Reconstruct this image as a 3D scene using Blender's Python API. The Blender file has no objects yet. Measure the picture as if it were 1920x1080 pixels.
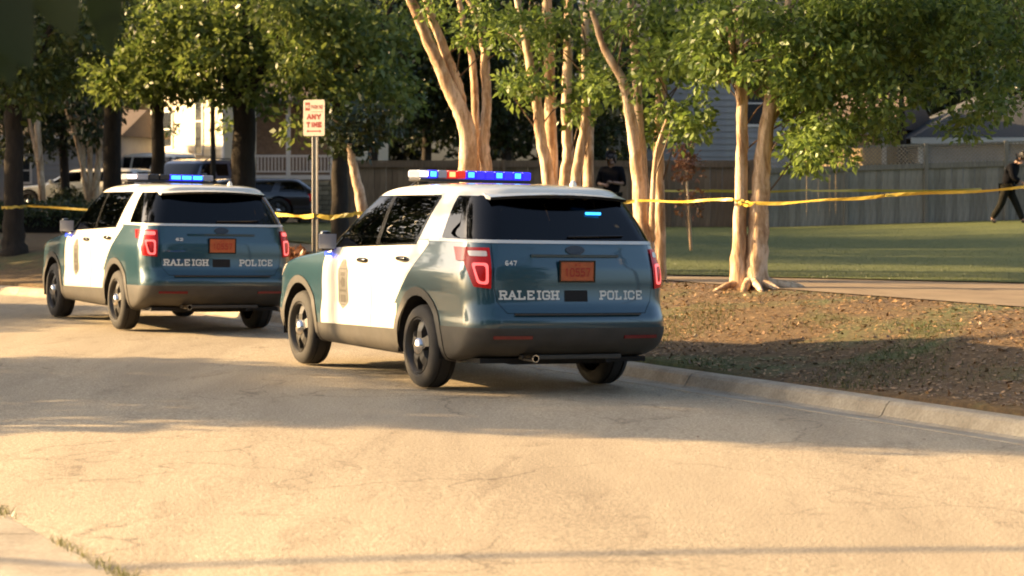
import bpy, bmesh, math, random
import numpy as np
from mathutils import Vector, Matrix, Quaternion
from mathutils.bvhtree import BVHTree

random.seed(11)
rng = np.random.default_rng(11)
R = math.radians
SC = bpy.context.scene
COL = SC.collection

# ------------------------------------------------------------------ camera
F, H, YH = 4200.0, 1.78, 345.0          # focal length in px of a 1920 wide frame, eye height, horizon row
cam_d = bpy.data.cameras.new('camera')
cam = bpy.data.objects.new('camera', cam_d)
COL.objects.link(cam)
cam.location = (0, 0, H)
cam.rotation_euler = (R(90), 0, 0)
cam_d.sensor_width = 36
cam_d.lens = F / 1920 * 36
cam_d.shift_y = (YH - 540) / 1920
cam_d.clip_end = 4000
cam_d.dof.use_dof = True
cam_d.dof.focus_distance = 20.5
cam_d.dof.aperture_fstop = 3.2
SC.camera = cam

# ------------------------------------------------------------------ light
SUN_EL, SUN_AZ = 20.0, 280.0             # the sun stands low to the left and a little ahead
el, az = R(SUN_EL), R(SUN_AZ)
S = Vector((math.sin(az) * math.cos(el), math.cos(az) * math.cos(el), math.sin(el)))
world = bpy.data.worlds.new('World')
SC.world = world
world.use_nodes = True
wn = world.node_tree
bg = wn.nodes['Background']
sky = wn.nodes.new('ShaderNodeTexSky')
sky.sky_type = 'NISHITA'
sky.sun_disc = False
sky.sun_elevation = el
sky.sun_rotation = az
sky.air_density = 0.8
sky.dust_density = 4.5
sky.ozone_density = 0.0
wn.links.new(sky.outputs[0], bg.inputs[0])
bg.inputs[1].default_value = 0.095
sun_d = bpy.data.lights.new('sun', 'SUN')
sun_d.energy = 5.0
sun_d.angle = R(0.6)
sun_d.color = (1.0, 0.68, 0.34)
sun = bpy.data.objects.new('sun', sun_d)
COL.objects.link(sun)
sun.rotation_euler = S.to_track_quat('Z', 'Y').to_euler()
sun.location = S * 60
vs = SC.view_settings
vs.view_transform = 'Standard'
vs.look = 'None'
vs.gamma = 1.0
vs.exposure = 1.9
SC.render.engine = 'CYCLES'
SC.cycles.use_denoising = True
SC.cycles.max_bounces = 7
SC.cycles.transparent_max_bounces = 8
SC.cycles.sample_clamp_indirect = 8.0
SC.cycles.filter_width = 1.9
SC.cycles.caustics_reflective = False
SC.cycles.caustics_refractive = False

# ------------------------------------------------------------------ helpers
def P(px, py, d):
    return Vector(((px - 960) / F * d, d, H - (py - YH) / F * d))

def mat(name, col, rough=0.6, metal=0.0, coat=0.0, spec=0.5, var=None, bump=None, emit=None, col2=None, trans=0.0):
    """principled material; var=(scale, amount[, stretch]) mottles the colour, bump=(scale, strength)"""
    m = bpy.data.materials.new(name)
    m.use_nodes = True
    nt = m.node_tree
    b = nt.nodes['Principled BSDF']
    b.inputs['Base Color'].default_value = (*col, 1)
    b.inputs['Roughness'].default_value = rough
    b.inputs['Metallic'].default_value = metal
    b.inputs['Coat Weight'].default_value = coat
    b.inputs['Coat Roughness'].default_value = 0.04
    b.inputs['Specular IOR Level'].default_value = spec
    tc = nt.nodes.new('ShaderNodeTexCoord')
    if var:
        mp = nt.nodes.new('ShaderNodeMapping')
        if len(var) > 2:
            mp.inputs['Scale'].default_value = var[2]
        nt.links.new(tc.outputs['Object'], mp.inputs[0])
        nz = nt.nodes.new('ShaderNodeTexNoise')
        nz.inputs['Scale'].default_value = var[0]
        nz.inputs['Detail'].default_value = 6
        nz.inputs['Roughness'].default_value = 0.65
        nt.links.new(mp.outputs[0], nz.inputs[0])
        cr = nt.nodes.new('ShaderNodeValToRGB')
        a = var[1]
        c2 = col2 or tuple(min(1, c * (1 + a)) for c in col)
        c1 = tuple(c * (1 - a) for c in col) if not col2 else col
        cr.color_ramp.elements[0].position = 0.3
        cr.color_ramp.elements[1].position = 0.7
        cr.color_ramp.elements[0].color = (*c1, 1)
        cr.color_ramp.elements[1].color = (*c2, 1)
        nt.links.new(nz.outputs[0], cr.inputs[0])
        nt.links.new(cr.outputs[0], b.inputs['Base Color'])
    if bump:
        n2 = nt.nodes.new('ShaderNodeTexNoise')
        n2.inputs['Scale'].default_value = bump[0]
        n2.inputs['Detail'].default_value = 5
        nt.links.new(tc.outputs['Object'], n2.inputs[0])
        bp = nt.nodes.new('ShaderNodeBump')
        bp.inputs['Strength'].default_value = bump[1]
        bp.inputs['Distance'].default_value = 0.02
        nt.links.new(n2.outputs[0], bp.inputs['Height'])
        nt.links.new(bp.outputs[0], b.inputs['Normal'])
    if emit:
        b.inputs['Emission Color'].default_value = (*emit[0], 1)
        b.inputs['Emission Strength'].default_value = emit[1]
    return m

def leaf_mat(name, dark, light, tr=0.35):
    m = bpy.data.materials.new(name)
    m.use_nodes = True
    nt = m.node_tree
    b = nt.nodes['Principled BSDF']
    g = nt.nodes.new('ShaderNodeNewGeometry')
    cr = nt.nodes.new('ShaderNodeValToRGB')
    cr.color_ramp.elements[0].color = (*dark, 1)
    cr.color_ramp.elements[1].color = (*light, 1)
    nt.links.new(g.outputs['Random Per Island'], cr.inputs[0])
    nt.links.new(cr.outputs[0], b.inputs['Base Color'])
    b.inputs['Roughness'].default_value = 0.42
    b.inputs['Specular IOR Level'].default_value = 0.45
    t = nt.nodes.new('ShaderNodeBsdfTranslucent')
    nt.links.new(cr.outputs[0], t.inputs[0])
    mx = nt.nodes.new('ShaderNodeMixShader')
    mx.inputs[0].default_value = tr
    nt.links.new(b.outputs[0], mx.inputs[1])
    nt.links.new(t.outputs[0], mx.inputs[2])
    nt.links.new(mx.outputs[0], nt.nodes['Material Output'].inputs[0])
    return m

def glass_mat(name, tint, see, rough=0.0):
    """tinted window: fresnel reflection over a dark see-through tint"""
    m = bpy.data.materials.new(name)
    m.use_nodes = True
    nt = m.node_tree
    nt.nodes.remove(nt.nodes['Principled BSDF'])
    tr = nt.nodes.new('ShaderNodeBsdfTransparent')
    tr.inputs[0].default_value = (*[see * c for c in tint], 1)
    gl = nt.nodes.new('ShaderNodeBsdfGlossy')
    gl.inputs['Roughness'].default_value = rough
    fr = nt.nodes.new('ShaderNodeFresnel')
    fr.inputs[0].default_value = 1.52
    mx = nt.nodes.new('ShaderNodeMixShader')
    nt.links.new(fr.outputs[0], mx.inputs[0])
    nt.links.new(tr.outputs[0], mx.inputs[1])
    nt.links.new(gl.outputs[0], mx.inputs[2])
    nt.links.new(mx.outputs[0], nt.nodes['Material Output'].inputs[0])
    return m

def link(name, me, m, parent=None):
    o = bpy.data.objects.new(name, me)
    COL.objects.link(o)
    if m is not None and len(me.materials) == 0:
        me.materials.append(m)
    if parent is not None:
        o.parent = parent
    return o

def mesh(name, verts, faces, m=None, parent=None, smooth=False, normals=None):
    me = bpy.data.meshes.new(name)
    me.from_pydata([tuple(v) for v in verts], [], [tuple(f) for f in faces])
    if smooth:
        me.polygons.foreach_set('use_smooth', [True] * len(me.polygons))
    me.update()
    if normals is not None:
        me.normals_split_custom_set_from_vertices([tuple(n) for n in normals])
    return link(name, me, m, parent)

def quads(name, V, nper=4, m=None, parent=None):
    """V: (n*nper,3) array, each run of nper vertices one face"""
    V = np.asarray(V, dtype=np.float32)
    n = len(V) // nper
    me = bpy.data.meshes.new(name)
    me.vertices.add(n * nper)
    me.vertices.foreach_set('co', V.ravel())
    me.loops.add(n * nper)
    me.loops.foreach_set('vertex_index', np.arange(n * nper, dtype=np.int32))
    me.polygons.add(n)
    me.polygons.foreach_set('loop_start', np.arange(0, n * nper, nper, dtype=np.int32))
    me.polygons.foreach_set('loop_total', np.full(n, nper, dtype=np.int32))
    me.update(calc_edges=True)
    return link(name, me, m, parent)

def thing(name, label, cat, loc=(0, 0, 0), rz=0.0, group=None, roll=0.0):
    o = bpy.data.objects.new(name, None)
    COL.objects.link(o)
    o.empty_display_size = 0.2
    o.location = loc
    o.rotation_euler = (0, roll, rz)
    o['label'] = label
    o['category'] = cat
    if group:
        o['group'] = group
    return o

def tag(o, label, cat, group=None, kind=None):
    o['label'] = label
    o['category'] = cat
    if group:
        o['group'] = group
    if kind:
        o['kind'] = kind
    return o

class MB:
    """collects boxes, tubes and lathes, then links them as one mesh"""
    def __init__(s):
        s.v = []; s.f = []
    def add(s, v, f):
        k = len(s.v)
        s.v += [tuple(p) for p in v]
        s.f += [tuple(i + k for i in g) for g in f]
        return s
    def box(s, a, b, rot=None, piv=None):
        x0, y0, z0 = a; x1, y1, z1 = b
        v = [Vector(p) for p in ((x0,y0,z0),(x1,y0,z0),(x1,y1,z0),(x0,y1,z0),(x0,y0,z1),(x1,y0,z1),(x1,y1,z1),(x0,y1,z1))]
        if rot is not None:
            c = Vector(piv) if piv is not None else sum(v, Vector()) / 8
            v = [rot @ (p - c) + c for p in v]
        return s.add(v, [(0,3,2,1),(4,5,6,7),(0,1,5,4),(1,2,6,5),(2,3,7,6),(3,0,4,7)])
    def bar(s, p, q, w, t=None, up=(0,0,1)):
        p = Vector(p); q = Vector(q); d = (q - p).normalized(); u = Vector(up)
        if abs(d.dot(u)) > 0.98: u = Vector((0,1,0))
        a = d.cross(u).normalized() * w / 2; b = a.cross(d).normalized() * (t or w) / 2
        v = [p-a-b, p+a-b, p+a+b, p-a+b, q-a-b, q+a-b, q+a+b, q-a+b]
        return s.add(v, [(0,3,2,1),(4,5,6,7),(0,1,5,4),(1,2,6,5),(2,3,7,6),(3,0,4,7)])
    def tube(s, pts, rad, n=10, jit=0.0, flute=0.0, cap=True):
        pts = [Vector(p) for p in pts]
        v = []; f = []
        a = None
        for i, p in enumerate(pts):
            d = (pts[min(i+1, len(pts)-1)] - pts[max(i-1, 0)]).normalized()
            if a is None:
                a = d.orthogonal().normalized()
            a = (a - d * a.dot(d)).normalized()
            b = d.cross(a)
            r = rad[i] if hasattr(rad, '__len__') else rad
            for k in range(n):
                t = 2 * math.pi * k / n
                rr = r * (1 + flute * math.sin(3 * t + i * .25) + random.uniform(-jit, jit))
                v.append(p + (a * math.cos(t) + b * math.sin(t)) * rr)
        for i in range(len(pts) - 1):
            for k in range(n):
                f.append((i*n+k, i*n+(k+1) % n, (i+1)*n+(k+1) % n, (i+1)*n+k))
        if cap:
            f.append(tuple(range(n))[::-1]); f.append(tuple((len(pts)-1)*n + k for k in range(n)))
        return s.add(v, f)
    def lathe(s, prof, n=32, axis='x', c=(0,0,0)):
        """prof: list of (axial, radius)"""
        v = []; f = []
        for (a, r) in prof:
            for k in range(n):
                t = 2 * math.pi * k / n
                y, z = r * math.cos(t), r * math.sin(t)
                p = {'x': (a, y, z), 'y': (y, a, z), 'z': (y, z, a)}[axis]
                v.append((p[0]+c[0], p[1]+c[1], p[2]+c[2]))
        for i in range(len(prof) - 1):
            for k in range(n):
                f.append((i*n+k, i*n+(k+1) % n, (i+1)*n+(k+1) % n, (i+1)*n+k))
        return s.add(v, f)
    def build(s, name, m, parent=None, smooth=False, bevel=0.0, shade=None):
        me = bpy.data.meshes.new(name)
        me.from_pydata(s.v, [], s.f)
        bm = bmesh.new(); bm.from_mesh(me)
        bmesh.ops.recalc_face_normals(bm, faces=bm.faces)
        if bevel:
            bmesh.ops.bevel(bm, geom=list(bm.edges), offset=bevel, segments=2, affect='EDGES', profile=0.6)
        bm.to_mesh(me); bm.free()
        if smooth:
            me.polygons.foreach_set('use_smooth', [True] * len(me.polygons))
            if shade:
                me.set_sharp_from_angle(angle=R(shade))
        me.update()
        return link(name, me, m, parent)

def smoothpath(pts, sub=5):
    """catmull-rom through points"""
    pts = [np.array(p, dtype=float) for p in pts]
    out = []
    for i in range(len(pts) - 1):
        p0, p1, p2, p3 = pts[max(i-1,0)], pts[i], pts[i+1], pts[min(i+2, len(pts)-1)]
        for k in range(sub):
            t = k / sub
            out.append(0.5*((2*p1)+(-p0+p2)*t+(2*p0-5*p1+4*p2-p3)*t*t+(-p0+3*p1-3*p2+p3)*t**3))
    out.append(pts[-1])
    return out

def sstep(a, b, x):
    t = np.clip((x - a) / (b - a), 0, 1)
    return t * t * (3 - 2 * t)

# ------------------------------------------------------------------ materials
M = {}
M['bark_dark'] = mat('bark_dark', (.026, .019, .013), .95, var=(9, .5, (1, 1, .25)), bump=(14, 1.0))
M['twig'] = mat('twig_bark', (.13, .085, .05), .8)
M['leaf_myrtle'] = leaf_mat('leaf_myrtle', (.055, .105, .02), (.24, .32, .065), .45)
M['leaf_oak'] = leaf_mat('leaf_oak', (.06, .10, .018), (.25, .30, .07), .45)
M['leaf_oak_shaded'] = leaf_mat('leaf_oak_shaded', (.03, .052, .012), (.115, .145, .035), .38)  # darker oak leaf: dimmer light on the left trees put into the colour
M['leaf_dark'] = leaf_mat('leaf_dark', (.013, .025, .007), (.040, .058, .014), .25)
M['leaf_red'] = leaf_mat('leaf_red', (.13, .05, .02), (.30, .13, .05), .3)
M['hedge'] = leaf_mat('hedge', (.022, .045, .014), (.07, .10, .03), .2)
M['near_leaf'] = mat('near_leaf', (.03, .06, .02), .5)

# ------------------------------------------------------------------ ground
A = R(27.0)
U = np.array((-math.sin(A), math.cos(A)))      # along the road, away from the camera
N = np.array((math.cos(A), math.sin(A)))       # across, towards the right kerb
ROADW = 7.65
k0 = np.array((2.06, 19.7)) - U * 40
kerb = []                                       # (x, y, nx, ny) at the foot of the right kerb
for l in np.arange(0, 52, 1.0):
    p = k0 + U * l; kerb.append((*p, *N))
pc = k0 + U * 52; RR = 33.0; cen = pc - N * RR
for a in np.arange(0, 42, 1.5):
    t = A + R(a); n = np.array((math.cos(t), math.sin(t)))
    kerb.append((*(cen + n * RR), *n))
n = np.array(kerb[-1][2:]); u = np.array((-n[1], n[0])); p = np.array(kerb[-1][:2])
for l in np.arange(2, 90, 4.0):
    kerb.append((*(p + u * l), *n))
kerb = np.array(kerb)
KP, KN = kerb[:, :2], kerb[:, 2:]
seg = np.diff(KP, axis=0)
KL = np.concatenate(([0], np.cumsum(np.hypot(seg[:, 0], seg[:, 1]))))

def kerb_w(x, y):
    """distance outwards from the right kerb"""
    d = KP - np.array((x, y))
    i = int(np.argmin((d * d).sum(1)))
    return float(-(d[i] @ KN[i]))

def road_z(s):                                   # s: metres left of the right kerb foot (0..ROADW)
    c = ROADW / 2
    z = -.065 * ((s - c) / c) ** 2
    g = np.minimum(s, ROADW - s)
    return z - .025 * np.clip((.45 - s) / .45, 0, 1)

def G(w, x, y):
    z = .058 + .49 * sstep(-.1, 3.8, w)
    z = z + .004 * np.maximum(0, y - 30) + .03 * np.maximum(0, x - 6) * sstep(30, 56, y)
    z = z + .018 * np.maximum(0, -x - 4) * sstep(42, 80, y)
    return z

def gz(x, y):
    return float(G(np.array(kerb_w(x, y)), x, y))

def strip(name, ws, zf, m, parent=None, i0=0, i1=None, sgn=1, smooth=True):
    """sheet of rows along the kerb line at offsets ws; zf(w, x, y)"""
    idx = range(i0, len(KP) if i1 is None else i1)
    v = []; f = []
    for i in idx:
        for w in ws:
            q = KP[i] + KN[i] * w
            v.append((q[0], q[1], float(zf(w, q[0], q[1]))))
    nw = len(ws)
    for r in range(len(idx) - 1):
        for c in range(nw - 1):
            a = r * nw + c
            f.append((a, a + 1, a + nw + 1, a + nw))
    return mesh(name, v, f, m, parent, smooth)

def node_mat(name):
    m = bpy.data.materials.new(name); m.use_nodes = True
    return m, m.node_tree, m.node_tree.nodes['Principled BSDF']

def ramp(nt, src, stops):
    cr = nt.nodes.new('ShaderNodeValToRGB')
    e = cr.color_ramp.elements
    while len(e) < len(stops): e.new(0.5)
    for el_, (p, c) in zip(e, stops):
        el_.position = p; el_.color = (*c, 1)
    nt.links.new(src, cr.inputs[0])
    return cr.outputs[0]

def noise(nt, vec, scale, detail=4, rough=.6, dist=0.0):
    n = nt.nodes.new('ShaderNodeTexNoise')
    n.inputs['Scale'].default_value = scale; n.inputs['Detail'].default_value = detail
    n.inputs['Roughness'].default_value = rough; n.inputs['Distortion'].default_value = dist
    nt.links.new(vec, n.inputs[0])
    return n.outputs[0]

def mixc(nt, a, b, fac, mode='MIX'):
    x = nt.nodes.new('ShaderNodeMix'); x.data_type = 'RGBA'; x.blend_type = mode
    if isinstance(fac, float): x.inputs[0].default_value = fac
    else: nt.links.new(fac, x.inputs[0])
    for i, c in ((6, a), (7, b)):
        if isinstance(c, tuple): x.inputs[i].default_value = (*c, 1)
        else: nt.links.new(c, x.inputs[i])
    return x.outputs[2]

def coords(nt, scale=(1, 1, 1), rot=0.0):
    tc = nt.nodes.new('ShaderNodeTexCoord'); mp = nt.nodes.new('ShaderNodeMapping')
    mp.inputs['Scale'].default_value = scale; mp.inputs['Rotation'].default_value = (0, 0, rot)
    nt.links.new(tc.outputs['Object'], mp.inputs[0])
    return mp.outputs[0]

def bump(nt, b, h, strength, dist=.02):
    bp = nt.nodes.new('ShaderNodeBump'); bp.inputs['Strength'].default_value = strength
    bp.inputs['Distance'].default_value = dist
    nt.links.new(h, bp.inputs['Height']); nt.links.new(bp.outputs[0], b.inputs['Normal'])

# smooth myrtle bark: tan with pale peeled patches, brown streaks and flecks
m, nt, b = node_mat('bark_tan')
c = coords(nt, (1, 1, .30)); c2 = coords(nt, (1, 1, .12)); c3 = coords(nt)
col = ramp(nt, noise(nt, c, 5.5, 6, .65, .8), [(.34, (.30, .165, .08)), (.48, (.56, .38, .22)), (.58, (.76, .58, .40))])
col = mixc(nt, col, ramp(nt, noise(nt, c2, 22, 4, .7), [(.34, (.45, .36, .30)), (.52, (1, 1, 1))]), .75, 'MULTIPLY')
col = mixc(nt, col, ramp(nt, noise(nt, c3, 34, 3, .6), [(.28, (.5, .42, .36)), (.38, (1, 1, 1))]), .7, 'MULTIPLY')
nt.links.new(col, b.inputs['Base Color']); b.inputs['Roughness'].default_value = .75
bump(nt, b, noise(nt, c, 7, 6, .7, .6), .9, .035)
M['bark_tan'] = m
# road: worn exposed-aggregate asphalt
m, nt, b = node_mat('asphalt')
c = coords(nt); cs = coords(nt, (1, .16, 1), -A)
spk = noise(nt, c, 56, 3, .85)
col = ramp(nt, spk, [(.30, (.155, .122, .080)), (.5, (.375, .31, .21)), (.70, (.66, .56, .40))])
big = noise(nt, cs, .9, 5, .6, .4)
col = mixc(nt, col, ramp(nt, big, [(.32, (.62, .60, .58)), (.6, (1, 1, 1))]), .75, 'MULTIPLY')
vor = nt.nodes.new('ShaderNodeTexVoronoi'); vor.feature = 'DISTANCE_TO_EDGE'; vor.inputs['Scale'].default_value = .55
wob = nt.nodes.new('ShaderNodeVectorMath'); wob.operation = 'ADD'
nzc = nt.nodes.new('ShaderNodeTexNoise'); nzc.inputs['Scale'].default_value = 1.6; nzc.inputs['Detail'].default_value = 6
nt.links.new(c, nzc.inputs[0]); nt.links.new(c, wob.inputs[0]); nt.links.new(nzc.outputs[1], wob.inputs[1])
nt.links.new(wob.outputs[0], vor.inputs[0])
crk = ramp(nt, vor.outputs[0], [(.0, (.42, .40, .38)), (.007, (.85, .84, .83)), (.016, (1, 1, 1))])
msk = ramp(nt, noise(nt, c, .35, 3), [(.42, (0, 0, 0)), (.56, (1, 1, 1))])
col = mixc(nt, col, mixc(nt, (1.0, 1.0, 1.0), crk, msk), .85, 'MULTIPLY')
stn = ramp(nt, noise(nt, coords(nt, (1, .35, 1), -A), 1.9, 7, .7, 1.2), [(.30, (.58, .55, .52)), (.42, (1, 1, 1))])
col = mixc(nt, col, stn, .7, 'MULTIPLY')
nt.links.new(col, b.inputs['Base Color']); b.inputs['Roughness'].default_value = .85
bump(nt, b, spk, .9, .012)
M['asphalt'] = m
# concrete
m, nt, b = node_mat('concrete')
c = coords(nt)
col = ramp(nt, noise(nt, c, 2.2, 8, .7), [(.3, (.26, .215, .15)), (.7, (.48, .41, .30))])
col = mixc(nt, col, ramp(nt, noise(nt, c, 40, 3), [(.35, (.7, .7, .7)), (.6, (1, 1, 1))]), .8, 'MULTIPLY')
nt.links.new(col, b.inputs['Base Color']); b.inputs['Roughness'].default_value = .9
bump(nt, b, noise(nt, c, 30, 5), .4, .01)
M['concrete'] = m
# path: tan, dusty concrete
m, nt, b = node_mat('path_concrete')
c = coords(nt)
col = ramp(nt, noise(nt, c, 1.6, 8, .7), [(.3, (.14, .098, .056)), (.7, (.24, .178, .108))])
nt.links.new(col, b.inputs['Base Color']); b.inputs['Roughness'].default_value = .95
M['path'] = m
# verge soil and litter
m, nt, b = node_mat('verge_soil')
c = coords(nt)
f1 = noise(nt, c, 14, 8, .75)
col = ramp(nt, f1, [(.28, (.038, .026, .011)), (.5, (.115, .070, .028)), (.7, (.225, .148, .066)), (.82, (.33, .25, .12))])
gr = ramp(nt, noise(nt, c, .55, 6, .65, .6), [(.49, (0, 0, 0)), (.63, (1, 1, 1))])
grc = ramp(nt, noise(nt, c, 22, 6, .7), [(.3, (.035, .055, .015)), (.7, (.13, .14, .045))])
col = mixc(nt, col, grc, gr)
nt.links.new(col, b.inputs['Base Color']); b.inputs['Roughness'].default_value = .95
bump(nt, b, f1, .9, .03)
M['verge'] = m
# lawn
m, nt, b = node_mat('lawn_grass')
c = coords(nt)
f1 = noise(nt, c, 20, 6, .75)
col = ramp(nt, f1, [(.3, (.048, .066, .007)), (.7, (.11, .125, .016))])
col = mixc(nt, col, ramp(nt, noise(nt, coords(nt, (.5, 1.4, 1)), .8, 5, .6), [(.35, (.65, .70, .55)), (.65, (1.05, 1, .95))]), .8, 'MULTIPLY')
nt.links.new(col, b.inputs['Base Color']); b.inputs['Roughness'].default_value = .9
bump(nt, b, f1, .8, .04)
M['lawn'] = m
M['blade'] = leaf_mat('blade', (.035, .055, .008), (.09, .11, .02), .3)
M['weed'] = leaf_mat('weed', (.09, .11, .03), (.30, .27, .11), .3)
M['litter'] = leaf_mat('litter', (.075, .035, .014), (.42, .26, .12), .0)
M['earth'] = mat('earth', (.10, .085, .05), .95, var=(.2, .35))

g = mesh('ground', [(-1500, -1500, -.4), (1500, -1500, -.4), (1500, 1500, -.4), (-1500, 1500, -.4)], [(0, 1, 2, 3)], M['earth'])
g['kind'] = 'structure'
ws = [-ROADW + (ROADW - .45) * i / 14 for i in range(15)]
o = strip('road', ws, lambda w, x, y: road_z(-w), M['asphalt']); o['kind'] = 'structure'

def kerb_piece(i0, i1, prof, nm, parent, gap=.006):
    """one poured length of kerb or gutter between stations i0 and i1; prof: list of (w, z)"""
    v = []; f = []; np_ = len(prof)
    ks = list(range(i0, i1 + 1))
    for j, i in enumerate(ks):
        pt, nn = KP[i].copy(), KN[i]
        uu = np.array((-nn[1], nn[0]))
        if j == 0: pt = pt + uu * gap
        if j == len(ks) - 1: pt = pt - uu * gap
        for (w, z) in prof:
            q = pt + nn * w
            v.append((q[0], q[1], z))
    for j in range(len(ks) - 1):
        for c in range(np_ - 1):
            a = j * np_ + c
            f.append((a, a + 1, a + np_ + 1, a + np_))
    f.append(tuple(range(np_))[::-1]); f.append(tuple((len(ks) - 1) * np_ + c for c in range(np_)))
    return mesh(nm, v, f, M['concrete'], parent)

zg = float(road_z(np.array(0.0))); ze = float(road_z(np.array(.45)))
kr = bpy.data.objects.new('kerb', None); COL.objects.link(kr); kr['kind'] = 'structure'
prof_r = [(-.45, ze - .3), (-.45, ze + .004), (-.06, zg + .004), (-.015, zg + .02), (.035, zg + .105), (.065, zg + .128), (.10, zg + .136), (.24, zg + .138), (.24, zg - .3)]
zl = float(road_z(np.array(ROADW)))
prof_l = [(-ROADW - .95, zl - .2), (-ROADW - .95, zl + .055), (-ROADW - .5, zl + .045), (-ROADW - .2, zl + .02), (-ROADW, zl + .006), (-ROADW, zl - .2)]
last = len(KP) - 1
for i in range(20, 78, 3):
    kerb_piece(i, min(i + 3, last), prof_r, 'kerb_section', kr)
kl = bpy.data.objects.new('kerb', None); COL.objects.link(kl); kl['kind'] = 'structure'
for i in range(8, 60, 3):
    kerb_piece(i, i + 3, prof_l, 'kerb_section', kl)

wv = [.18, .215, .5, .9, 1.4, 2, 2.6, 3.2, 3.8, 4.5, 5.5, 7, 9, 12, 15, 19, 24, 30, 37, 45, 55, 70, 90]
def G2(w, x, y):
    if w < .2: return zg + .06
    return float(G(np.array(w), x, y)) + .025 * math.sin(x * 1.3 + y * .7) * math.sin(y * 1.1 - x * .4) * float(1 - sstep(2.2, 3.4, w))
o = strip('verge', wv, G2, M['verge']); o['kind'] = 'structure'
o = strip('far_verge', [-ROADW - 22, -ROADW - 10, -ROADW - 5, -ROADW - 2.5, -ROADW - .94], lambda w, x, y: -.02, M['verge'], i0=0); o['kind'] = 'structure'

def sheet(name, poly_fn, rows, cols, m, lift):
    """sheet over the terrain; poly_fn(u, v) -> (x, y)"""
    v = []; f = []
    for i in range(rows + 1):
        for j in range(cols + 1):
            x, y = poly_fn(i / rows, j / cols)
            v.append((x, y, G2(kerb_w(x, y), x, y) + lift))
    for i in range(rows):
        for j in range(cols):
            a = i * (cols + 1) + j
            f.append((a, a + 1, a + cols + 2, a + cols + 1))
    o = mesh(name, v, f, m, None, True); o['kind'] = 'structure'
    return o

# lawn edge runs from lower left to right across the back of the path
def lawn_edge(t):                                # t in 0..1
    pts = [(-15, 60.0), (-6.5, 50.0), (-1.0, 36.5), (2.04, 29.8), (4.2, 28.6), (6.2, 27.4), (9.0, 25.6), (16, 20.5)]
    k = t * (len(pts) - 1); i = min(int(k), len(pts) - 2); f_ = k - i
    return (pts[i][0] * (1 - f_) + pts[i + 1][0] * f_, pts[i][1] * (1 - f_) + pts[i + 1][1] * f_)
def path_fn(u, v):
    l = 22 + 46 * u
    i = min(int(l), 51)
    a = k0 + U * l + N * 3.85
    e = lawn_edge(1 - u)
    if e[0] < 2.04: e = tuple(k0 + U * l + N * (3.85 + 1.3))
    return a[0] * (1 - v) + (e[0] + .15) * v, a[1] * (1 - v) + (e[1] + .15) * v
sheet('path', path_fn, 46, 8, M['path'], .014)
def lawn_fn(u, v):
    e = lawn_edge(u)
    far = (-16 + 40 * u, 62.0)
    return e[0] * (1 - v) + far[0] * v, e[1] * (1 - v) + far[1] * v
sheet('lawn', lawn_fn, 60, 44, M['lawn'], .03)

# ------------------------------------------------------------------ vehicles
M['teal'] = mat('paint_teal', (.005, .050, .074), .3, .2, 1.0)
def dirty(m, z0, z1, amt):
    nt = m.node_tree; b = nt.nodes['Principled BSDF']
    tc = nt.nodes.new('ShaderNodeTexCoord'); sp = nt.nodes.new('ShaderNodeSeparateXYZ'); nt.links.new(tc.outputs['Object'], sp.inputs[0])
    mr = nt.nodes.new('ShaderNodeMapRange'); mr.inputs[1].default_value = z0; mr.inputs[2].default_value = z1; mr.inputs[3].default_value = amt; mr.inputs[4].default_value = amt * .06
    nt.links.new(sp.outputs[2], mr.inputs[0])
    nz = noise(nt, tc.outputs['Object'], 5, 7, .7)
    mu = nt.nodes.new('ShaderNodeMath'); mu.operation = 'MULTIPLY'; nt.links.new(mr.outputs[0], mu.inputs[0]); nt.links.new(nz, mu.inputs[1])
    src = b.inputs['Base Color'].links[0].from_socket if b.inputs['Base Color'].links else tuple(b.inputs['Base Color'].default_value)[:3]
    nt.links.new(mixc(nt, src, (.22, .17, .11), mu.outputs[0]), b.inputs['Base Color'])
    r0 = b.inputs['Roughness'].default_value
    ad = nt.nodes.new('ShaderNodeMath'); ad.operation = 'MULTIPLY_ADD'; ad.inputs[1].default_value = .5; ad.inputs[2].default_value = r0
    nt.links.new(mu.outputs[0], ad.inputs[0]); nt.links.new(ad.outputs[0], b.inputs['Roughness'])
dirty(M['teal'], .45, 1.0, .13)
M['white'] = mat('paint_white', (.80, .77, .66), .3, 0, 1.0)
M['plastic'] = mat('black_plastic', (.035, .033, .030), .55, var=(6, .3))
dirty(M['white'], .35, .95, .28); dirty(M['plastic'], .25, .75, .24)
M['gloss_black'] = mat('gloss_black', (.012, .012, .012), .12)
M['under'] = mat('underbody', (.012, .011, .010), .9)
M['rubber'] = mat('tyre_rubber', (.022, .020, .018), .8, var=(8, .3))
M['steel'] = mat('wheel_steel', (.05, .048, .045), .4, .3)
M['chrome'] = mat('chrome', (.75, .72, .68), .12, 1.0)
M['glass'] = glass_mat('window_glass', (.75, .8, .72), .10)
M['privacy'] = glass_mat('privacy_glass', (.7, .75, .8), .05)
M['lamp_red'] = mat('lamp_red', (.26, .006, .006), .2, 0, 0, .3, emit=((1, .012, .010), .035))
M['reflector_red'] = mat('reflector_red', (.16, .008, .008), .25)
M['lamp_ring'] = mat('lamp_ring', (.55, .07, .06), .2, emit=((1, .15, .14), .40))
M['lamp_clear'] = mat('lamp_clear', (.6, .55, .5), .1, 0, .5)
M['strip'] = mat('belt_strip', (.66, .66, .60), .25, .1)
M['plate'] = mat('plate_orange', (.46, .105, .025), .5, var=(30, .15))
M['plate_ink'] = mat('plate_ink', (.40, .03, .01), .5)
M['decal'] = mat('decal_white', (.72, .70, .62), .5)
M['emblem'] = mat('emblem_tan', (.085, .080, .070), .5, var=(30, .3))
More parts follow.
